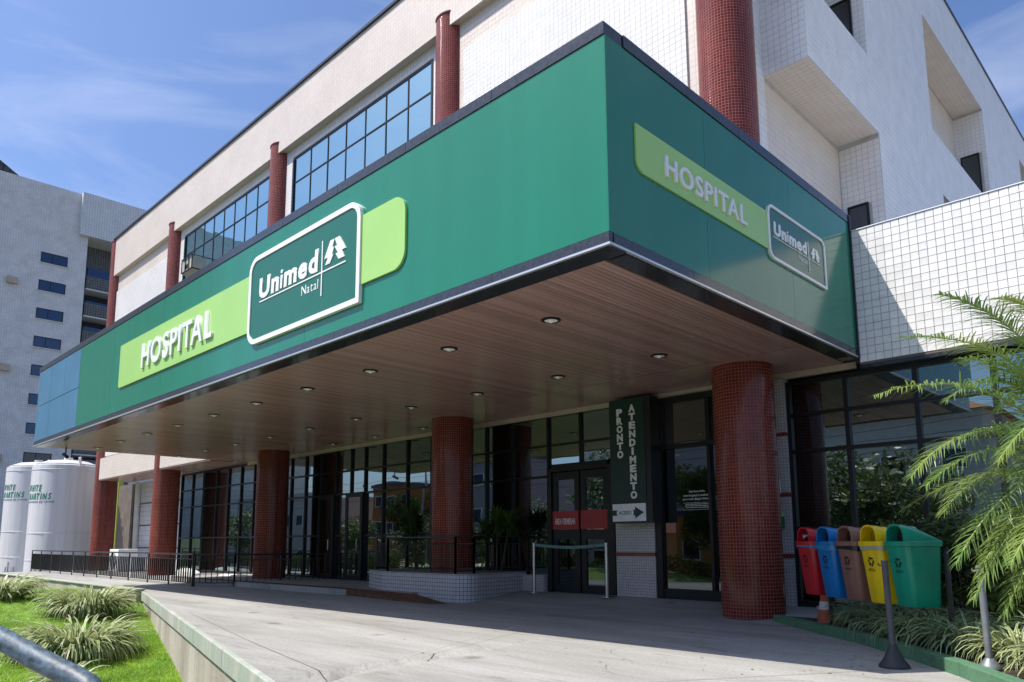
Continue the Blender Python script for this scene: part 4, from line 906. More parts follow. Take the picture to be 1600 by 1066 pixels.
# ================================================================== RECYCLING BINS
RA = Vector((-.06, 4.52, 0)); RB = Vector((1.43, 3.40, 0)); rd = (RB-RA).normalized()       # row direction
fn = Vector((rd.y, -rd.x, 0)); fn = fn if fn.y < 0 else -fn                                # faces the drive
rzb = math.atan2(rd.y, rd.x)
fr = empty('bin_stand', ((RA+RB)/2), 'dark metal stand carrying the row of five recycling bins', 'stand', rz=rzb)
b = MB(); b.cyl((-1.15, .24, 1.12), (1.15, .24, 1.12), .022, n=8); b.build('crossbar', M['black'], fr)
b = MB(); b.cyl((-1.15, .24, .62), (1.15, .24, .62), .018, n=8); b.build('crossbar', M['black'], fr)
for x in (-1.12, 1.12): b = MB(); b.cyl((x, .24, .05), (x, .24, 1.12), .028, n=8); b.build('leg', M['black'], fr)
def bin_(i, m_, word, bag, label):
    # local frame: x along row, -y to the front
    c_ = RA+(RB-RA)*i/4; e = empty('recycling_bin', (c_.x, c_.y, .51), label, 'bin', 'five coloured recycling bins', rz=rzb)
    W, Dp = .205, .215
    def ring(z, w_, d_, r, yo=0):
        P = []
        for cx_, cy_, a0 in ((w_-r, -d_+r, -90), (w_-r, d_-r, 0), (-w_+r, d_-r, 90), (-w_+r, -d_+r, 180)):
            for k in range(5): a = math.radians(a0+k*22.5); P.append(Vector((cx_+r*math.cos(a), cy_+r*math.sin(a)+yo, z)))
        return P
    rings = [ring(0, W*.72, Dp*.72, .05, .02), ring(.02, W*.76, Dp*.76, .05, .02), ring(.66, W*.96, Dp*.97, .055), ]
    b = MB()
    for A, B in zip(rings[:-1], rings[1:]):
        for k in range(20): b.poly([A[k], A[(k+1) % 20], B[(k+1) % 20], B[k]])
    b.poly(rings[0][::-1]); b.build('body', m_, e, smooth=True)
    rr = [ring(.635, W*1.0, Dp*1.0, .055), ring(.64, W*1.04, Dp*1.04, .06), ring(.69, W*1.05, Dp*1.05, .06), ring(.695, W*1.0, Dp*1.0, .05)]; b = MB()
    for A, B in zip(rr[:-1], rr[1:]):
        for k in range(20): b.poly([A[k], A[(k+1) % 20], B[(k+1) % 20], B[k]])
    b.build('rim', m_, e, smooth=True)
    # hood: arched tunnel at the front falling to the back
    b = MB(); nA, nY = 12, 8; G = []
    for j in range(nY+1):
        t = j/nY; y = -Dp*.98+2*Dp*.97*t; hgt = .175*(1-t**1.8)+.012; wd = W*(.74+.24*t); row = []
        for k in range(nA+1):
            a = math.pi*k/nA; ex = .75
            row.append(Vector((wd*math.copysign(abs(math.cos(a))**ex, math.cos(a)), y, .693+hgt*math.sin(a)**ex)))
        G.append(row)
    for j in range(nY):
        for k in range(nA): b.poly([G[j][k], G[j+1][k], G[j+1][k+1], G[j][k+1]])
    G2 = [Vector((v.x*.9, v.y, .693+(v.z-.693)*.88)) for v in G[0]]; G3 = [v+Vector((0, .2, 0)) for v in G2]
    for k in range(nA): b.poly([G[0][k], G[0][k+1], G2[k+1], G2[k]]); b.poly([G2[k], G2[k+1], G3[k+1], G3[k]])
    b.build('hood', m_, e, smooth=True)
    b = MB(); b.poly([Vector((v.x*.97, -Dp*.95+.12, v.z-.005)) for v in G2]); b.poly([(W*.9, -Dp*.9, .66), (W*.9, Dp*.9, .66), (-W*.9, Dp*.9, .66), (-W*.9, -Dp*.9, .66)][::-1]); b.build('opening', M['inside'] if word != 'METAL' else mat('yellow inside', (.30, .17, .0), .6), e)
    if bag:
        rr = [ring(.60+random.uniform(-.01, .01), W*.985, Dp*.99, .055), ring(.637, W*1.02, Dp*1.02, .06)]; b = MB(); rr[0] = [v+Vector((0, 0, random.uniform(-.03, .02))) for v in rr[0]]
        for k in range(20): b.poly([rr[0][k], rr[0][(k+1) % 20], rr[1][(k+1) % 20], rr[1][k]])
        b.build('bin_bag', bag, e)
    # front plane leans with the taper
    def fp(x, z, d):
        t = z/.66; y = -(Dp*(.76+.21*t))+.02*(1-t); return (x, y-.0035-d, z)
    b = MB()
    for k in range(3):       # three bent arrows
        a0 = math.radians(90+120*k); 
        def R_(x, z): return (.0+x*math.cos(a0)-z*math.sin(a0), .465+x*math.sin(a0)+z*math.cos(a0))
        band = [(.045, -.030), (.045, .022), (.062, .022), (.035, .052), (.008, .022), (.024, .022), (.024, -.030)]
        b.poly([fp(*R_(x-.0, z-.012), 0) for x, z in band])
    b.build('recycling_symbol', M['blackprint'], e)
    letters(word, -.062, .062, .355, .385, fp, M['blackprint'], e, depth=.0005, offset=.0, whole=True, name='bin_lettering')
    return e
bin_(0, M['bin_red'], 'PLÁSTICO', M['bag_blue'], 'red recycling bin, farthest left of the row beside the near pillar')
bin_(1, M['bin_blue'], 'PAPEL', M['bag_blue'], 'blue recycling bin between the red and the brown one')
bin_(2, M['bin_brown'], 'ORGÂNICO', M['bag_black'], 'brown recycling bin in the middle of the row with a black bag edge')
bin_(3, M['bin_yellow'], 'METAL', M['bag_clear'], 'yellow recycling bin behind the dark bollard')
bin_(4, M['bin_green'], 'VIDRO', None, 'green recycling bin at the right end of the row, showing its whole side')
# crumpled paper in the red bin's mouth
b = MB()
for k in range(26):
    a, c_ = random.uniform(0, 6.28), random.uniform(-.6, 1.2); v = [Vector((math.cos(a+t)*.05, math.sin(a+t)*.03, .03*c_)) + Vector((random.uniform(-.02, .02), random.uniform(-.02, .02), random.uniform(-.015, .015))) for t in (0, .9, 1.8)]; b.poly(v)
o = b.build('crumpled_paper', M['white'], merge=False); pc = RA+fn*.15; o.location = (pc.x, pc.y, .51+.75); tag(o, 'crumpled white paper stuck in the mouth of the red bin', 'litter')

# traffic cone
cx_, cy_ = -.22, 5.06
e = empty('traffic_cone', (cx_, cy_, .05), 'faded orange traffic cone with one white band, below the red bin beside the pillar', 'cone')
b = MB(); b.box(-.19, .19, -.19, .19, 0, .035); bevel(b.build('base', M['cone'], e), .012)
b = MB(); b.lathe([(.135, .035), (.102, .22)], n=28); b.lathe([(.083, .33), (.052, .53)], n=28); b.build('cone_body', M['cone'], e, smooth=True)
b = MB(); b.lathe([(.104, .22), (.085, .33)], n=28); b.build('white_band', M['cone_white'], e, smooth=True)
b = MB(); b.lathe([(.054, .53), (.045, .57), (.038, .565), (.03, .45)], n=28); b.build('white_tip', M['cone_white'], e, smooth=True)

# bollards
def bollard(x, y, h, label, lean, m_, base=True):
    e = empty('bollard', (x, y, drive_z(x, y) if base else .10), label, 'bollard', 'grey metal bollards by the garden kerb')
    b = MB(); b.cyl((0, 0, .05), (lean, 0, h), .030, n=18); b.build('pole', m_, e, smooth=True)
    b = MB(); b.cyl((lean, 0, h), (lean, 0, h+.02), .037, .03, n=18); b.cyl((lean-.06, 0, h-.03), (lean-.035, 0, h-.03), .008, n=6); b.cyl((lean-.06, 0, h-.03), (lean-.06, 0, h-.005), .008, n=6); b.build('cap', m_, e, smooth=True)
    b = MB()
    b.lathe([(.14, 0), (.14, .02), (.10, .07), (.06, .15), (.04, .20), (.032, .22)] if base else [(.09, 0), (.085, .03), (.04, .08), (.036, .09)], n=24); b.build('base', M['rubber'] if base else m_, e, smooth=True)
bollard(1.47, 2.42, 1.0, 'dark bollard on a round rubber base in front of the yellow and green bins', -.02, M['post'])
bollard(2.30, 2.30, .87, 'lighter grey bollard at the right edge of the garden bed, under the palm', -.01, mat('weathered steel post', (.24, .25, .26), .4, metal=.5, var=.2, scale=8), base=False)
b = MB(); b.cyl((0, 0, 0), (0, 0, .10), .03, n=14); b.cyl((0, 0, .10), (0, 0, .135), .045, .04, n=14); o = b.build('bollard_light', M['cream'], smooth=True); o.location = (-.75, 6.1, .08)
tag(o, 'small pale garden lamp low beside the pillar, left of the cone', 'garden lamp')
b = MB(); b.tube([(-.2, 5.4, .30), (.0, 5.2, .34), (.15, 5.1, .14), (.3, 5.0, .09), (-.4, 4.75, .10)], .012); o = b.build('hose', M['black'], smooth=True); tag(o, 'black hose lying on the soil behind the cone', 'hose')

def crown_mesh(n, rx, rz, leaf, m_, seed, clumps=14):
    rs = random.Random(seed); V = []; Fc = []; cs = [(Vector((rs.uniform(-1, 1)*rx*.75, rs.uniform(-1, 1)*rx*.75, rs.uniform(-.8, .8)*rz)), rs.uniform(.35, .6)*rx) for _ in range(clumps)]
    for k in range(n):
        c_, r = rs.choice(cs); d = Vector((rs.gauss(0, 1), rs.gauss(0, 1), rs.gauss(0, 1))).normalized(); p = c_+d*r*rs.uniform(.6, 1.05)
        u = Vector((rs.gauss(0, 1), rs.gauss(0, 1), rs.gauss(0, .6))).normalized(); v = u.orthogonal().normalized(); i = len(V); s_ = leaf*rs.uniform(.6, 1.3)
        V += [p-u*s_, p+v*s_*.5, p+u*s_, p-v*s_*.5]; Fc.append((i, i+1, i+2, i+3))
    me = bpy.data.meshes.new('crown'); me.from_pydata([tuple(v) for v in V], [], Fc); me.materials.append(m_); me.update(); return me
# ================================================================== PLANTS
def clump_mesh(n, ln, wd, m_, name='foliage', spread=1.0, upright=.9, rad=.15):
    V = []; Fc = []; UV = []
    for k in range(n):
        a = random.uniform(0, 6.283); r = rad*math.sqrt(random.random()); l_ = ln*random.uniform(.55, 1.1); tilt = random.uniform(.1, 1.0)**.8*spread
        base = Vector((math.cos(a)*r, math.sin(a)*r, -.02)); out_ = Vector((math.cos(a+random.uniform(-.5, .5)), math.sin(a+random.uniform(-.5, .5)), 0)).normalized()
        side = Vector((-out_.y, out_.x, 0)); side = (side+Vector((0, 0, random.uniform(-.5, .5)))).normalized(); segs = 6; w_ = wd*random.uniform(.7, 1.2)
        k0 = len(V); p = base.copy(); th = math.pi/2-tilt*.55
        for s_ in range(segs+1):
            t = s_/segs; ww = w_*(1-t**2.2)*.5*(.6+.8*min(1, t*3)) if s_ < segs else 0.0008
            V += [p-side*ww, p+side*ww]; p = p+(out_*math.cos(th)+Vector((0, 0, 1))*math.sin(th))*l_/segs; th -= (1.35+tilt*.9)*upright/segs*(1.0+t)
        for s_ in range(segs):
            i = k0+2*s_; Fc.append((i, i+1, i+3, i+2)); UV += [(0, s_/segs), (1, s_/segs), (1, (s_+1)/segs), (0, (s_+1)/segs)]
    me = bpy.data.meshes.new(name); me.from_pydata([tuple(v) for v in V], [], Fc); me.uv_layers.new(name='UVMap').data.foreach_set('uv', np.array(UV, dtype=np.float32).ravel())
    me.materials.append(m_); me.update(); return me
def clump(loc, n, ln, wd, m_, label, grp, me=None, scale=1.0, cat='plant', name='spider_plant', **kw):
    own = me is None; me = me or clump_mesh(n, ln, wd, m_, **kw); e = empty(name, loc, label, cat, grp, rz=random.uniform(0, 6)); e.scale = (scale,)*3
    link('foliage', me, e)
    if own: link('dead_leaves', clump_mesh(int(n*.09), ln*.85, wd*.8, M['dry'], 'dead_leaves', spread=1.25, upright=1.15, rad=kw.get('rad', .15)), e)
    return me
def LZ(x, y): return lawn_z(x, y)
G1 = 'variegated clumps on the lawn'
clump((-10.75, -1.3, LZ(-10.75, -1.3)), 760, 1.12, .036, M['varieg'], 'largest variegated striped-leaf clump in the middle of the lawn', G1, rad=.55, spread=1.1, upright=1.0)
clump((-14.6, -.05, LZ(-14.6, -.05)), 560, 1.1, .036, M['varieg'], 'variegated striped-leaf clump behind the largest one, nearer the railing', G1, rad=.5, upright=.95)
clump((-17.4, -1.2, LZ(-17.4, -1.2)), 300, 1.0, .045, M['varieg'], 'variegated clump cut by the left edge of the picture beside the white tanks', G1, rad=.5)
clump((-20.0, -.6, LZ(-20, -.6)), 300, 1.0, .045, M['varieg'], 'variegated clump farthest away in front of the white tanks', G1, rad=.5)
clump((-8.6, -2.0, LZ(-8.6, -2.0)), 90, .7, .035, M['varieg'], 'small variegated clump mostly hidden behind the blue pipe rail', G1, rad=.2)
G2_ = 'striped border plants in the garden bed'
lme = [clump_mesh(170, .62, .020, M['liriope'], rad=.12, upright=1.05) for _ in range(3)]
spots = [(.36, 4.98), (.45, 4.62), (.85, 4.25), (1.2, 3.9), (1.55, 3.6), (.55, 5.3), (.8, 4.9), (1.25, 4.6), (1.6, 4.25), (1.9, 3.85), (.6, 5.7), (1.2, 5.4), (1.8, 5.0), (2.2, 4.4), (1.95, 3.25), (2.5, 3.7), (.2, 5.9), (2.35, 5.2), (1.5, 5.9)]
desc = ['at the kerb corner below the blue bin', 'below the brown bin', 'below the yellow bin', 'below the green bin', 'at the right end of the bin row', 'just behind the red bin', 'just behind the blue bin', 'just behind the brown bin', 'just behind the yellow bin', 'just behind the green bin',
        'at the glass behind the blue bin', 'at the glass behind the brown bin', 'at the glass behind the yellow bin', 'behind the palm fronds right of the green bin', 'in front of the palm near the right bollard', 'below the palm at the right edge', 'at the glass beside the pillar', 'under the palm nearest the glass', 'at the glass behind the green bin']
for i, (x, y) in enumerate(spots):
    clump((x, y, .085), 0, 0, 0, None, 'green and white striped border plant ' + desc[i], G2_, me=lme[i % 3], scale=random.uniform(.85, 1.2), name='border_plant')
bme = clump_mesh(300, .8, .032, M['varieg'], rad=.2, upright=1.0)
for i, (x, y, s_, d) in enumerate(((2.42, 2.85, .75, 'pale striped plant sunlit in the bottom right corner behind the light bollard'), (2.95, 2.2, .8, 'pale striped plant outside the kerb corner at the right edge'), (2.75, 3.5, .85, 'pale striped plant below the drooping palm fronds'))):
    clump((x, y, .085), 0, 0, 0, None, d, G2_, me=bme, scale=s_, name='border_plant')

sme = [crown_mesh(2600, .52, .55, .05, M['tree2'], 21, 9), crown_mesh(2600, .5, .6, .05, M['tree1'], 22, 9)]
for i, (x, y, z, s_, d) in enumerate(((.75, 5.55, .75, .9, 'behind the blue and brown bins'), (1.5, 5.25, .8, 1.0, 'behind the yellow bin'), (2.15, 4.75, .85, 1.05, 'behind the green bin'), (2.9, 5.4, 1.0, 1.2, 'deepest in the bed under the palm'))):
    e = empty('shrub', (x, y, .085), 'dark leafy shrub against the glass ' + d, 'shrub', 'shrubs in the garden bed', rz=i*1.3); b = MB()
    for q_ in range(5): b.cyl((random.uniform(-.08, .08), random.uniform(-.08, .08), -.03), (random.uniform(-.3, .3), random.uniform(-.3, .3), z), .012, .006, n=6)
    b.build('stems', M['bark'], e); o = link('foliage', sme[i % 2], e, (0, 0, z)); o.scale = (s_, s_, s_)

# palm: fronds given as base, control and tip
def unp(u, v, d):
    r = ra*((u-800)/F_PX)-ua*((v-PY)/F_PX)+cf; return CAM+r*d
palm = empty('palm_tree', (3.05, 3.45, .085), 'feathery palm whose long fronds arch in from the right edge over the garden bed', 'palm')
PB = Vector((3.05, 3.45, .085)); crown = Vector((3.05, 3.45, 1.45))
b = MB(); prev = (0, 0, -.05)
for k in range(9):
    z = 1.4*(k+1)/9; r0 = .13-.005*k; b.cyl((0, 0, prev[2]), (0, 0, z), r0+.012, r0, n=12); prev = (0, 0, z)
b.build('trunk', M['bark'], palm, smooth=True)
def frond(ctrl, lw=.24, nL=46, droop=.5, seedv=0):
    random.seed(seedv+100); P0, P1, P2, P3 = [Vector(c) for c in ctrl]
    def bz(t): return P0*(1-t)**3+P1*3*t*(1-t)**2+P2*3*t*t*(1-t)+P3*t**3
    V = []; Fc = []; MI = []; seg = 18; pts = [bz(k/seg) for k in range(seg+1)]
    for k in range(seg):
        a, c_ = pts[k], pts[k+1]; r = .011*(1-k/seg)+.002; d = (c_-a).normalized(); u = d.orthogonal().normalized(); v = d.cross(u); i0 = len(V)
        for p in (a, c_):
            for q_ in range(4): an = q_*math.pi/2; V.append(p+(u*math.cos(an)+v*math.sin(an))*r)
        for q_ in range(4): Fc.append((i0+q_, i0+(q_+1) % 4, i0+4+(q_+1) % 4, i0+4+q_)); MI.append(1)
    for k in range(nL):
        t = .14+.86*k/(nL-1); p = bz(t); d = (bz(min(1, t+.01))-bz(t-.01)).normalized(); sd_ = d.cross(Vector((0, 0, 1))).normalized(); up = sd_.cross(d)
        ll = lw*(math.sin(math.pi*min(1, .18+t*.80))**.6)*random.uniform(.85, 1.1)+.03
        for sg in (-1, 1):
            out_ = (sd_*sg*random.uniform(.75, 1.1)+d*(.55+.5*t+random.uniform(-.2, .25))+up*random.uniform(-.15, .5)).normalized(); w_ = random.uniform(.0042, .007)
            if random.random() < .05: continue
            n_ = out_.cross(up).normalized(); segs = 3; q_ = p.copy(); i0 = len(V); dirv = out_.copy()
            for s_ in range(segs+1):
                ww = w_*(1-(s_/segs)**2)+.0008; V += [q_-n_*ww, q_+n_*ww]; q_ = q_+dirv*ll/segs; dirv = (dirv+Vector((random.uniform(-.1, .1), random.uniform(-.1, .1), -droop*random.uniform(.25, .9)))).normalized()
            for s_ in range(segs): Fc.append((i0+2*s_, i0+2*s_+1, i0+2*s_+3, i0+2*s_+2)); MI.append(0)
    me = bpy.data.meshes.new('frond'); me.from_pydata([tuple(v-PB) for v in V], [], Fc); me.materials.append(M['palm']); me.materials.append(M['palm_stem']); me.polygons.foreach_set('material_index', MI); me.update()
    o = link('frond', me, palm)
fr_px = [((1650, 560, 6.6), (1540, 520, 6.3), (1408, 527, 6.1)), ((1660, 540, 7.0), (1560, 480, 6.8), (1469, 460, 6.7)), ((1690, 560, 6.3), (1640, 470, 6.0), (1560, 466, 5.8)),
         ((1640, 610, 6.2), (1500, 570, 5.9), (1366, 618, 5.7)), ((1650, 600, 6.8), (1560, 555, 6.7), (1480, 625, 6.6)), ((1640, 650, 6.5), (1500, 635, 6.3), (1424, 745, 6.1)),
         ((1640, 680, 6.2), (1540, 670, 6.0), (1448, 758, 5.9)), ((1640, 730, 6.6), (1540, 700, 6.4), (1475, 800, 6.2)), ((1650, 700, 6.0), (1560, 750, 5.8), (1494, 880, 5.7)),
         ((1660, 740, 5.9), (1590, 780, 5.7), (1522, 935, 5.6)), ((1680, 700, 6.3), (1640, 650, 6.0), (1590, 760, 5.6)), ((1690, 760, 5.7), (1640, 760, 5.5), (1580, 880, 5.4)),
         ((1640, 720, 7.2), (1520, 720, 7.4), (1405, 800, 7.5)), ((1700, 640, 7.4), (1640, 560, 7.8), (1560, 640, 8.2)), ((1720, 500, 6.6), (1700, 420, 6.4), (1640, 430, 6.0)), ((1660, 600, 7.2), (1580, 560, 7.2), (1500, 560, 7.1)), ((1660, 660, 7.0), (1570, 640, 7.0), (1470, 700, 6.9)),
         ((1650, 760, 6.7), (1580, 770, 6.6), (1530, 900, 6.5)), ((1700, 620, 5.9), (1640, 600, 5.7), (1560, 720, 5.6)), ((1680, 800, 6.2), (1620, 830, 6.1), (1570, 960, 6.0))]
for i, (a, c_, t_) in enumerate(fr_px):
    frond((crown+Vector((random.uniform(-.05, .05), random.uniform(-.05, .05), 0)), unp(*a), unp(*c_), unp(*t_)), lw=.32, nL=96, droop=.6, seedv=i)
for i in range(7):      # fronds on the far and right sides
    a = math.radians(-60+i*32); d = Vector((math.cos(a), math.sin(a), 0)); frond((crown, crown+d*.4+Vector((0, 0, .9)), crown+d*1.2+Vector((0, 0, 1.1)), crown+d*1.9+Vector((0, 0, .2))), seedv=40+i)
random.seed(11)

# ================================================================== LEFT: TANKS, TOWER, SMALL THINGS
def tank(x, y, r, h, z0, label, lid=True, narrow=False):
    e = empty('storage_tank', (x, y, z0), label, 'tank', 'white cylindrical tanks')
    b = MB(); b.lathe([(r, .0), (r, h-.25), (r-.02, h-.05), (r-.14, h+.0)], n=56); b.build('shell', M['tank'], e, smooth=True)
    b = MB(); b.lathe([(r-.13, h), (r-.12, h+.04), (r*.6, h+.22), (r*.2, h+.30), (.0, h+.31)], n=56); b.build('roof', M['tank'], e, smooth=True)
    for zz_ in (h-.3, h*.42, h*.2): b = MB(); b.lathe([(r+.002, zz_), (r+.016, zz_+.01), (r+.016, zz_+.035), (r+.002, zz_+.045)], n=56); b.build('weld_ring', M['tank'], e, smooth=True)
    b = MB(); b.cyl((0, 0, h+.3), (0, 0, h+.42), .2, n=16); b.build('hatch', M['tank'], e)
    b = MB(); a = math.atan2(CAM.y-y, CAM.x-x)+.35; px_, py_ = (r-.1)*math.cos(a), (r-.1)*math.sin(a)
    for s_ in (-.12, .12): b.box(px_+s_-.03, px_+s_+.03, py_-.03, py_+.03, h-.2, h+.3)
    b.box(px_-.15, px_+.15, py_-.03, py_+.03, h+.3, h+.36); b.build('lifting_lug', M['tank'], e)
    a0 = math.atan2(CAM.y-y, CAM.x-x)
    def wrap(s0):
        def f(xx, zz, d): an = a0+s0+xx/r; return ((r+.008+d)*math.cos(an), (r+.008+d)*math.sin(an), zz)
        return f
    zt = h-1.35; of = -math.radians(84)
    letters('WHITE', .12, 1.1, zt+.03, zt+.33, wrap(of), M['tank_text'], e, depth=.003, offset=.03, shear=.25, name='tank_lettering')
    letters('MARTINS', .12, 1.6, zt-.36, zt-.06, wrap(of), M['tank_text'], e, depth=.003, offset=.03, shear=.25, name='tank_lettering')
    letters('INOVANDO EM SAÚDE', .12, 1.75, zt-.52, zt-.42, wrap(of), M['tank_blue'], e, depth=.003, offset=.02, shear=.25, name='tank_lettering')
    b = MB()
    for k in range(5): b.cyl((r*math.cos(a0-.9+k*.1)*1.04, r*math.sin(a0-.9+k*.1)*1.04, 0), (r*math.cos(a0-.9+k*.1)*1.04, r*math.sin(a0-.9+k*.1)*1.04, .5+.25*(k % 3)), .03, n=6)
    b.build('valve_pipe', M['grey_pl'], e)
tank(-37.4, 5.15, 1.50, 5.75, -.75, 'white cylindrical tank with green lettering, the nearer and wider of the two')
tank(-43.3, 5.2, 1.45, 6.1, -.75, 'white cylindrical tank cut by the left side of its neighbour, the farther of the two', narrow=False)
b = MB(); b.box(-45, -33.2, -1.0, 9, -1.5, -.74); struct(b.build('tank_pad', M['kerb_conc']))

tw = empty('tiled_tower', (-80, 5, -1.6), 'grey tiled neighbouring tower with narrow dark windows behind the tanks', 'building')
def tq(x0, x1, y0, y1, z0, z1, name, m_, mb=None): b = MB(); b.box(x0+80, x1+80, y0-5, y1-5, z0+1.6, z1+1.6); return b.build(name, M[m_], tw)
tq(-95, -80, -30, 16.2, -1.6, 37.7, 'front_wall', 'tower_wall'); tq(-95, -79.4, 15.3, 40, 33.1, 37.75, 'top_block', 'tower_light'); tq(-95, -82.5, 16.2, 40, -1.6, 33.1, 'recessed_wall', 'tower_grey')
tq(-95, -80, 21.8, 40, -1.6, 33.1, 'right_wall', 'tower_wall')
for k in range(10):
    z = 29.9-2.92*k
    for (y0, y1) in ((12.1, 14.5), (6.2, 8.5), (-3.5, -1.0)):
        w_ = bpy.data.objects.new('window', None); COL.objects.link(w_); w_.parent = tw; w_.location = (0, y0-5, z+1.6); b = MB(); h = .55
        b.box(-.02, .03, 0, y1-y0, -h, -h+.07); b.box(-.02, .03, 0, y1-y0, h-.07, h); b.box(-.02, .03, 0, .07, -h+.07, h-.07); b.box(-.02, .03, y1-y0-.07, y1-y0, -h+.07, h-.07); b.box(-.02, .03, (y1-y0)*.42, (y1-y0)*.42+.06, -h+.07, h-.07); b.build('frame', M['frame'], w_)
        b = MB(); b.box(-.02, .006, .07, y1-y0-.07, -h+.07, h-.07); b.build('pane', M['tower_glass'], w_)
    for yy in (12.1, 6.2, -3.5):
        b = MB(); b.box(-.02, .12, yy-5-.1, yy-5+2.5, z+1.6-.66, z+1.6-.56); b.build('window_sill', M['tower_light'], tw)
    if k % 3 == 1: b = MB(); b.box(0, .45, 9.4-5, 10.3-5, z+1.6-.5, z+1.6+.15); b.build('air_conditioner_box', M['cream'], tw)
    bz = z-1.2
    b = MB(); b.box(-1.2, -.2, 16.4-5, 21.7-5, bz+1.6-.9, bz+1.6+.35); b.build('balcony_parapet', M['tower_grey'], tw)
    b = MB(); b.box(-2.4, -.25, 16.4-5, 21.7-5, bz+1.6-1.1, bz+1.6-.95); b.build('balcony_slab', M['tower_light'], tw)
    b = MB(); b.box(-2.5, -2.3, 17-5, 20.9-5, bz+2.2, bz+3.6); b.build('balcony_window', M['tower_glass'], tw)
b = MB(); b.prism([(-2, -8, 39.3), (-2, 6.4, 39.3), (-2, -.5, 43.6), (-2, -8, 43.9)], (-8, 0, 0)); b.build('roof_block', M['dark_roof'], tw)

# things behind the railing at the left
b = MB(); b.box(-.55, .55, -.4, .4, 0, .95); e = empty('condenser_unit', (-30.9, 5.9, 0), 'white air conditioning condenser on the ground between the two leftmost pillars', 'condenser'); bevel(b.build('casing', M['white'], e), .02)
b = MB(); b.lathe([(.0, 0), (.3, .0), (.32, .03)], n=20); o = b.build('fan_grille', M['grey_pl'], e); o.rotation_euler = (math.pi/2, 0, 0); o.location = (0, -.42, .5)
e = empty('pleated_screen', (-34.6, 7.1, 0), 'brown grey pleated metal screen right of the leftmost pillar', 'screen'); b = MB()
for k in range(9): b.cyl((k*.2-.9, 0, 0), (k*.2-.9, 0, 4.0), .11, n=8)
b.build('pleats', M['duct'], e)
gw = empty('corner_glazing', (-33.3, 7.1, 0), 'narrow dark glazed strip between the pleated screen and the white drain pipe', 'window')
b = MB(); b.box(-.55, .55, 0, .02, 0, 4.0); b.build('pane', M['glass'], gw)
for z_ in (.9, 1.9, 2.9): b = MB(); b.box(-.55, .55, -.03, -.001, z_-.03, z_+.03); b.build('transom', M['frame'], gw)
b = MB(); b.box(-32.3, -26.75, 6.95, 7.1, 0, 4.0); b.build('grey_tiled_wall', M['tower_wall'], H)
for z_ in (1.0, 2.0, 3.0): b = MB(); b.box(-32.3, -26.75, 6.935, 6.949, z_-.03, z_+.03); b.build('red_band', M['red_band'], H)
b = MB(); b.tube([(-32.5, 6.9, 0), (-32.45, 6.85, 1.4), (-32.35, 6.8, 2.6), (-32.4, 6.8, 4.0)], .11, n=10); o = b.build('drain_pipe', M['plaster'], smooth=True); tag(o, 'thick white drain pipe left of the second pillar from the left', 'pipe')
b = MB(); b.box(-60, -48.5, 11, 11.3, -1.2, 6.5); o = b.build('lime_wall', M['lime_wall']); tag(o, 'lime green painted wall glimpsed between the tank and the leftmost pillar', 'wall')
b = MB(); b.box(-70, -44, -2, -1.7, -1.3, 1.4); o = b.build('boundary_wall', M['pale_green']); tag(o, 'pale green boundary wall left of the tanks', 'wall')
def lump(loc, sx, sy, sz, label, seed):
    b = MB(); nU, nV = 20, 8
    def P(i, j):
        a = 2*math.pi*i/nU; f = j/nV; r = math.cos(f*math.pi/2)**.35; n_ = noise.noise(Vector((math.cos(a)*1.5+seed, math.sin(a)*1.5, f*2)))*.18
        return Vector((math.cos(a)*r*sx*(1+n_), math.sin(a)*r*sy*(1+n_), f**.7*sz*(1+n_*.5)))
    for i in range(nU):
        for j in range(nV): b.poly([P(i, j), P((i+1) % nU, j), P((i+1) % nU, j+1), P(i, j+1)])
    o = b.build('tarpaulin_bundle', M['plaster'], smooth=True); o.location = loc; tag(o, label, 'tarpaulin bundle', 'white covered bundles behind the railing')
lump((-24.0, 5.9, 0), .8, .3, .28, 'tall white covered bundle right of the second pillar, behind the railing', 1)
lump((-19.6, 5.6, .0), 1.2, .35, .20, 'low long white covered bundle left of the third pillar', 5)
# security camera under the canopy's left corner
e = empty('security_camera', (-20.3, .7, 4.0), 'small dark security camera hanging under the far left corner of the canopy', 'camera')
b = MB(); b.cyl((0, 0, 0), (0, 0, -.18), .02, n=8); b.build('bracket', M['black'], e)
b = MB(); b.cyl((-.12, -.02, -.2), (.16, .0, -.30), .05, n=12); b.build('body', M['black'], e)
# flood light / AC cage at upper window
e = empty('air_conditioner', (-22.35, 4.85, 10.95), 'old window air conditioner in a black cage beside the upper left window', 'air conditioner')
b = MB(); b.box(-.55, .55, -.3, .35, .08, .66); b.build('casing', M['beige'], e)
b = MB()
for x in (-.6, -.2, .2, .6): b.box(x-.02, x+.02, -.36, -.32, 0, .74)
b.box(-.62, .62, -.36, -.32, .70, .74); b.box(-.62, .62, -.36, -.32, 0, .04); b.box(-.62, -.58, -.32, .8, .70, .74); b.box(.58, .62, -.32, .8, .70, .74); b.box(-.62, -.58, -.32, .8, 0, .04); b.box(.58, .62, -.32, .8, 0, .04); b.build('cage', M['black'], e)
b = MB(); b.box(-.35, .05, -.312, -.301, .16, .38); b.build('grille', M['black'], e)
b = MB(); b.box(-.6, .6, -.3, .85, -.04, -.001); b.build('shelf', M['cream'], e); e.scale = (.75, .75, .72)

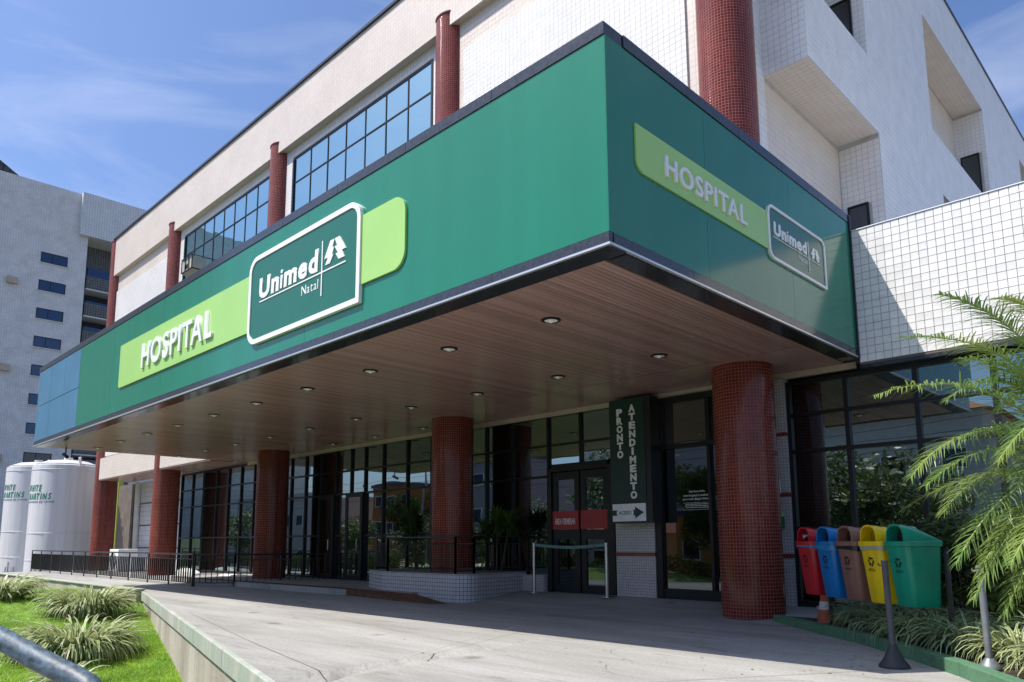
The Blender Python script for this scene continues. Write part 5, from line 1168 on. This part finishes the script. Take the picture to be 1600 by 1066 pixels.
# pipe rail in the bottom left corner
e = empty('pipe_rail', (1.45, -4.9, 0), 'worn blue grey pipe handrail crossing the bottom left corner, close to the camera', 'handrail')
def rel(p): return Vector(p)-Vector((1.45, -4.9, 0))
A = [(-.9, -5.45, 1.13), (1.10, -5.02, 1.035), (1.48, -4.91, .965), (1.67, -4.86, .922), (1.84, -4.81, .885), (1.89, -4.795, .87), (1.93, -4.785, .845), (1.95, -4.775, .80), (1.955, -4.77, .6), (1.955, -4.77, -.5)]
cur = bpy.data.curves.new('handrail', 'CURVE'); cur.dimensions = '3D'; sp = cur.splines.new('POLY'); sp.points.add(len(A)-1)
for i, p_ in enumerate(A): sp.points[i].co = (*rel(p_), 1)
cur.bevel_depth = .03; cur.bevel_resolution = 6; ob = bpy.data.objects.new('tmp', cur); COL.objects.link(ob); dg = bpy.context.evaluated_depsgraph_get(); me = bpy.data.meshes.new_from_object(ob.evaluated_get(dg)); bpy.data.objects.remove(ob); me.materials.clear(); me.materials.append(M['pipe'])
for p_ in me.polygons: p_.use_smooth = True
link('handrail', me, e)
b = MB(); b.cyl(rel((1.36, -4.95, -.55)), rel((1.36, -4.95, .955)), .017, n=12); b.build('post', M['yellow_post'], e, smooth=True)
b = MB(); b.cyl(rel((1.36, -4.95, .93)), rel((1.36, -4.95, .965)), .022, n=12); b.build('collar', M['black'], e)

# ================================================================== STREET OPPOSITE (seen in the glass)
cm = [crown_mesh(5200, 2.2, 1.8, .13, M['tree1'], 1), crown_mesh(5200, 1.9, 1.7, .12, M['tree2'], 2), crown_mesh(4200, 2.6, 1.1, .14, M['tree1'], 3, 10)]
def tree(x, y, h, k, s_, label, lean=0.0, trunk=.16):
    e = empty('tree', (x, y, -1.5), label, 'tree', 'trees across the street', rz=random.uniform(0, 6)); b = MB(); b.cyl((0, 0, 0), (lean, lean*.3, h*.62), trunk, trunk*.6, n=9)
    for q_ in range(4): a = q_*1.6; b.cyl((lean*.9, lean*.27, h*.52), (lean+math.cos(a)*s_*1.0, lean*.3+math.sin(a)*s_*1.0, h*.88), trunk*.5, trunk*.15, n=6)
    b.build('trunk', M['bark'], e); o = link('crown', cm[k], e, (lean, lean*.3, h)); o.scale = (s_, s_, s_)
TR = [(-5.9, -12.6, 4.3, 1, 1.25, 'bushy tree reflected in the annex glass behind the bins'), (-8.9, -12.8, 3.2, 0, 1.0, 'low round shrub tree reflected right of the near pillar'), (-13.5, -12.6, 4.2, 0, .9, 'dense tree reflected beside the emergency doors'),
      (-17.5, -13.5, 5.6, 2, 1.15, 'leaning tree whose forked trunk is reflected in the emergency doors'), (-22.0, -11.6, 2.6, 1, 1.0, 'bushy shrub reflected over the tiled planter'), (-25.0, -12.2, 2.9, 0, .9, 'dark bush reflected left of the second pillar'),
      (-31.0, -12.5, 2.4, 1, .9, 'sunlit bush reflected in the lobby glass'), (-36.5, -13.5, 2.8, 0, .9, 'dark round tree reflected near the lobby door'), (-45, -13.0, 3.0, 1, 1.0, 'light green tree far along the street'), (-52, -25.0, 4.5, 0, 1.2, 'large tree behind the far houses'), (-1.0, -14.5, 2.6, 0, .7, 'small tree right of the camera side of the street'), (-62, -12.5, 3.6, 0, 1.0, 'last tree at the end of the street')]
for t_ in TR: tree(*t_[:5], t_[5], lean=.9 if t_[3] == 2 else .1)
def house(x0, x1, y0, y1, h, wall, roof, label, name='house', nwin=3, floors=1):
    e = empty(name, (x0, y1, -1.5), label, 'building', None); W_ = x1-x0; D_ = y1-y0
    b = MB(); b.box(0, W_, -D_, 0, 0, h); b.build('wall', M[wall], e)
    b = MB()
    if roof == 'terra':
        q_ = [(-.4, .5, h), (W_+.4, .5, h), (W_+.4, -D_-.5, h), (-.4, -D_-.5, h)]; r0 = (W_*.2, -D_/2, h+1.6); r1 = (W_*.8, -D_/2, h+1.6)
        b.poly([q_[0], q_[1], r1, r0]); b.poly([q_[1], q_[2], r1]); b.poly([q_[2], q_[3], r0, r1]); b.poly([q_[3], q_[0], r0]); b.poly(q_[::-1]); b.build('roof', M['terra'], e)
    else: b.box(-.15, W_+.15, -D_-.15, .15, h, h+.3); b.build('roof', M[roof], e)
    for fl in range(floors):
        for k in range(nwin):
            x = W_*(k+.5)/nwin; z = (h/floors)*(fl+.45); w_ = bpy.data.objects.new('window', None); COL.objects.link(w_); w_.parent = e; w_.location = (x, 0, z)
            hw = min(.7, W_/nwin*.3); hh = min(.6, h/floors*.25); b = MB(); b.box(-hw, hw, -.02, .05, -hh, -hh+.08); b.box(-hw, hw, -.02, .05, hh-.08, hh); b.box(-hw, -hw+.08, -.02, .05, -hh+.08, hh-.08); b.box(hw-.08, hw, -.02, .05, -hh+.08, hh-.08); b.build('frame', M['white'], w_)
            b = MB(); b.box(-hw+.08, hw-.08, -.02, .02, -hh+.08, hh-.08); b.build('pane', M['tower_glass'], w_)
house(-24, -15, -36, -26, 4.4, 'ochre', 'navy', 'ochre shop house with a navy roof edge, reflected over the planter', nwin=4)
house(-15, -5, -35, -26, 9.6, 'plaster', 'terra', 'white two-storey house with terracotta roof reflected in the annex glass', nwin=3, floors=2)
house(-4, 5, -34, -26, 3.4, 'grey_pl', 'terra', 'grey house with terracotta roof behind the small tree', nwin=3)
house(-36, -26, -34, -25, 3.2, 'plaster', 'terra', 'low white house with terracotta roof reflected by the lobby door', nwin=4)
house(-49, -39, -38, -25, 9.5, 'grey_pl', 'navy', 'grey three-storey block reflected in the lobby glass', nwin=4, floors=3)
house(-58, -51, -34, -24, 8.0, 'orange_pl', 'navy', 'orange three-storey block farther down the street', nwin=3, floors=3)
house(-75, -61, -30, -19, 7.0, 'plaster', 'plaster', 'white two-storey building with flat roof at the far end of the street', nwin=5, floors=2)
house(-70, -52, -90, -72, 34, 'plaster', 'grey_pl', 'tall pale apartment tower on the skyline', name='apartment_tower', nwin=6, floors=11)
house(-62, -50, -125, -110, 30, 'navy', 'grey_pl', 'tall dark blue apartment tower on the skyline', name='apartment_tower', nwin=5, floors=8)
def car(x, y, m_, label, rz=0):
    e = empty('parked_car', (x, y, -1.26), label, 'car', 'cars on the street', rz=rz); pr_ = [(-2.0, .35), (-2.05, .75), (-1.75, .9), (-1.25, 1.38), (.55, 1.42), (1.15, .95), (2.0, .8), (2.1, .38)]
    b = MB(); b.prism([(x_, -.82, z_) for x_, z_ in pr_], (0, 1.64, 0)); bevel(b.build('body', m_, e), .08, 3)
    for s_ in (-1, 1):
        b = MB(); b.prism([(x_, s_*.822, z_) for x_, z_ in ((-1.5, .92), (-1.15, 1.3), (.5, 1.33), (.95, .95))], (0, s_*.01, 0)); b.build('side_window', M['tower_glass'], e)
        for x_ in (-1.25, 1.3):
            b = MB(); b.cyl((x_, s_*.68, .32), (x_, s_*.85, .32), .32, n=20); b.build('wheel', M['rubber'], e)
car(-19, -14.0, M['car_w'], 'white hatchback parked across the street behind the low shrubs'); car(-29, -14.0, M['car_d'], 'dark hatchback parked across the street near the leaning tree'); car(-40, -19.5, M['car_w'], 'white hatchback on the far side of the road')
for i, (x, y) in enumerate(((-33, -11.2), (-9, -11.2))):
    e = empty('street_lamp', (x, y, -1.15), 'tall grey street lamp ' + ('reflected above the lobby door' if i == 0 else 'across from the emergency doors'), 'street lamp', 'street lamps'); b = MB(); b.cyl((0, 0, 0), (0, 0, 7), .09, .06, n=10); b.cyl((0, 0, 7), (1.2, .2, 7.4), .04, n=8); b.build('pole', M['grey_pl'], e)
    b = MB(); b.box(1.1, 1.7, .08, .32, 7.33, 7.45); b.build('lamp_head', M['white'], e)
b = MB()
for k, (y, z) in enumerate(((-11.2, 5.6), (-11.3, 5.2), (-11.1, 4.8), (-11.2, 4.3))):
    for s_ in range(24):
        x0 = -90+s_*5; x1 = x0+5; f = lambda x: z-.35*math.sin(math.pi*(((x+90) % 30)/30)); b.cyl((x0, y, f(x0)), (x1, y, f(x1)), .012, n=4, caps=False)
o = b.build('overhead_wires', M['black']); tag(o, 'bundle of thin overhead wires strung along the street', 'wires')
b = MB(); nH = 60
for i in range(nH):
    def hp(k): a = math.radians(150+k*180/nH); r = 420; return (r*math.cos(a), r*math.sin(a))
    h0 = 10+6*noise.noise(Vector((i*.35, 0, 0))); h1 = 10+6*noise.noise(Vector(((i+1)*.35, 0, 0))); (xa, ya), (xb, yb) = hp(i), hp(i+1)
    b.poly([(xa, ya, -2), (xb, yb, -2), (xb*1.15, yb*1.15, h1), (xa*1.15, ya*1.15, h0)])
struct(b.build('hills', M['far_hill']))

# hedge along the opposite pavement
V = []; Fc = []; rs = random.Random(5)
for k in range(26000):
    x = rs.uniform(-60, 8); hgt = 1.0+.7*noise.noise(Vector((x*.35, 3, 0)))+.35*noise.noise(Vector((x*1.3, 1, 0))); t = rs.random()
    p = Vector((x, -12.2+rs.uniform(-.5, .5), -1.2+(hgt+.5)*t)); u = Vector((rs.gauss(0, 1), rs.gauss(0, 1), rs.gauss(0, .7))).normalized(); v = u.orthogonal().normalized(); s_ = rs.uniform(.06, .15); i = len(V)
    V += [p-u*s_, p+v*s_*.5, p+u*s_, p-v*s_*.5]; Fc.append((i, i+1, i+2, i+3))
me = bpy.data.meshes.new('hedge'); me.from_pydata([tuple(v) for v in V], [], Fc); me.materials.append(M['tree2']); me.update()
o = link('hedge', me); tag(o, 'uneven leafy hedge along the opposite pavement, seen only as a reflection', 'hedge', kind='stuff')

V = []; Fc = []; rs = random.Random(9)
for k in range(150):
    t = rs.random(); x, y = kerb_pt(t*.9); d = abs(rs.gauss(0, .9)); x -= d*.65+.15; y -= d*.75+.15; z = drive_z(x, y)+.006; a = rs.uniform(0, 6.28); L_ = rs.uniform(.015, .04)
    if rs.random() < .3: x, y = rs.uniform(-8, 1), rs.uniform(-.6, 3.5); z = drive_z(x, y)+.006
    u = Vector((math.cos(a), math.sin(a), 0))*L_; v = Vector((-math.sin(a), math.cos(a), .3))*L_*.4; p = Vector((x, y, z)); i = len(V); V += [p-u, p-v+Vector((0, 0, .004)), p+u, p+v]; Fc.append((i, i+1, i+2, i+3))
me = bpy.data.meshes.new('fallen_leaves'); me.from_pydata([tuple(v) for v in V], [], Fc); me.materials.append(M['dry']); me.update()
o = link('fallen_leaves', me); tag(o, 'scattered dry fallen leaves on the driveway near the green kerb', 'leaf litter', kind='stuff')
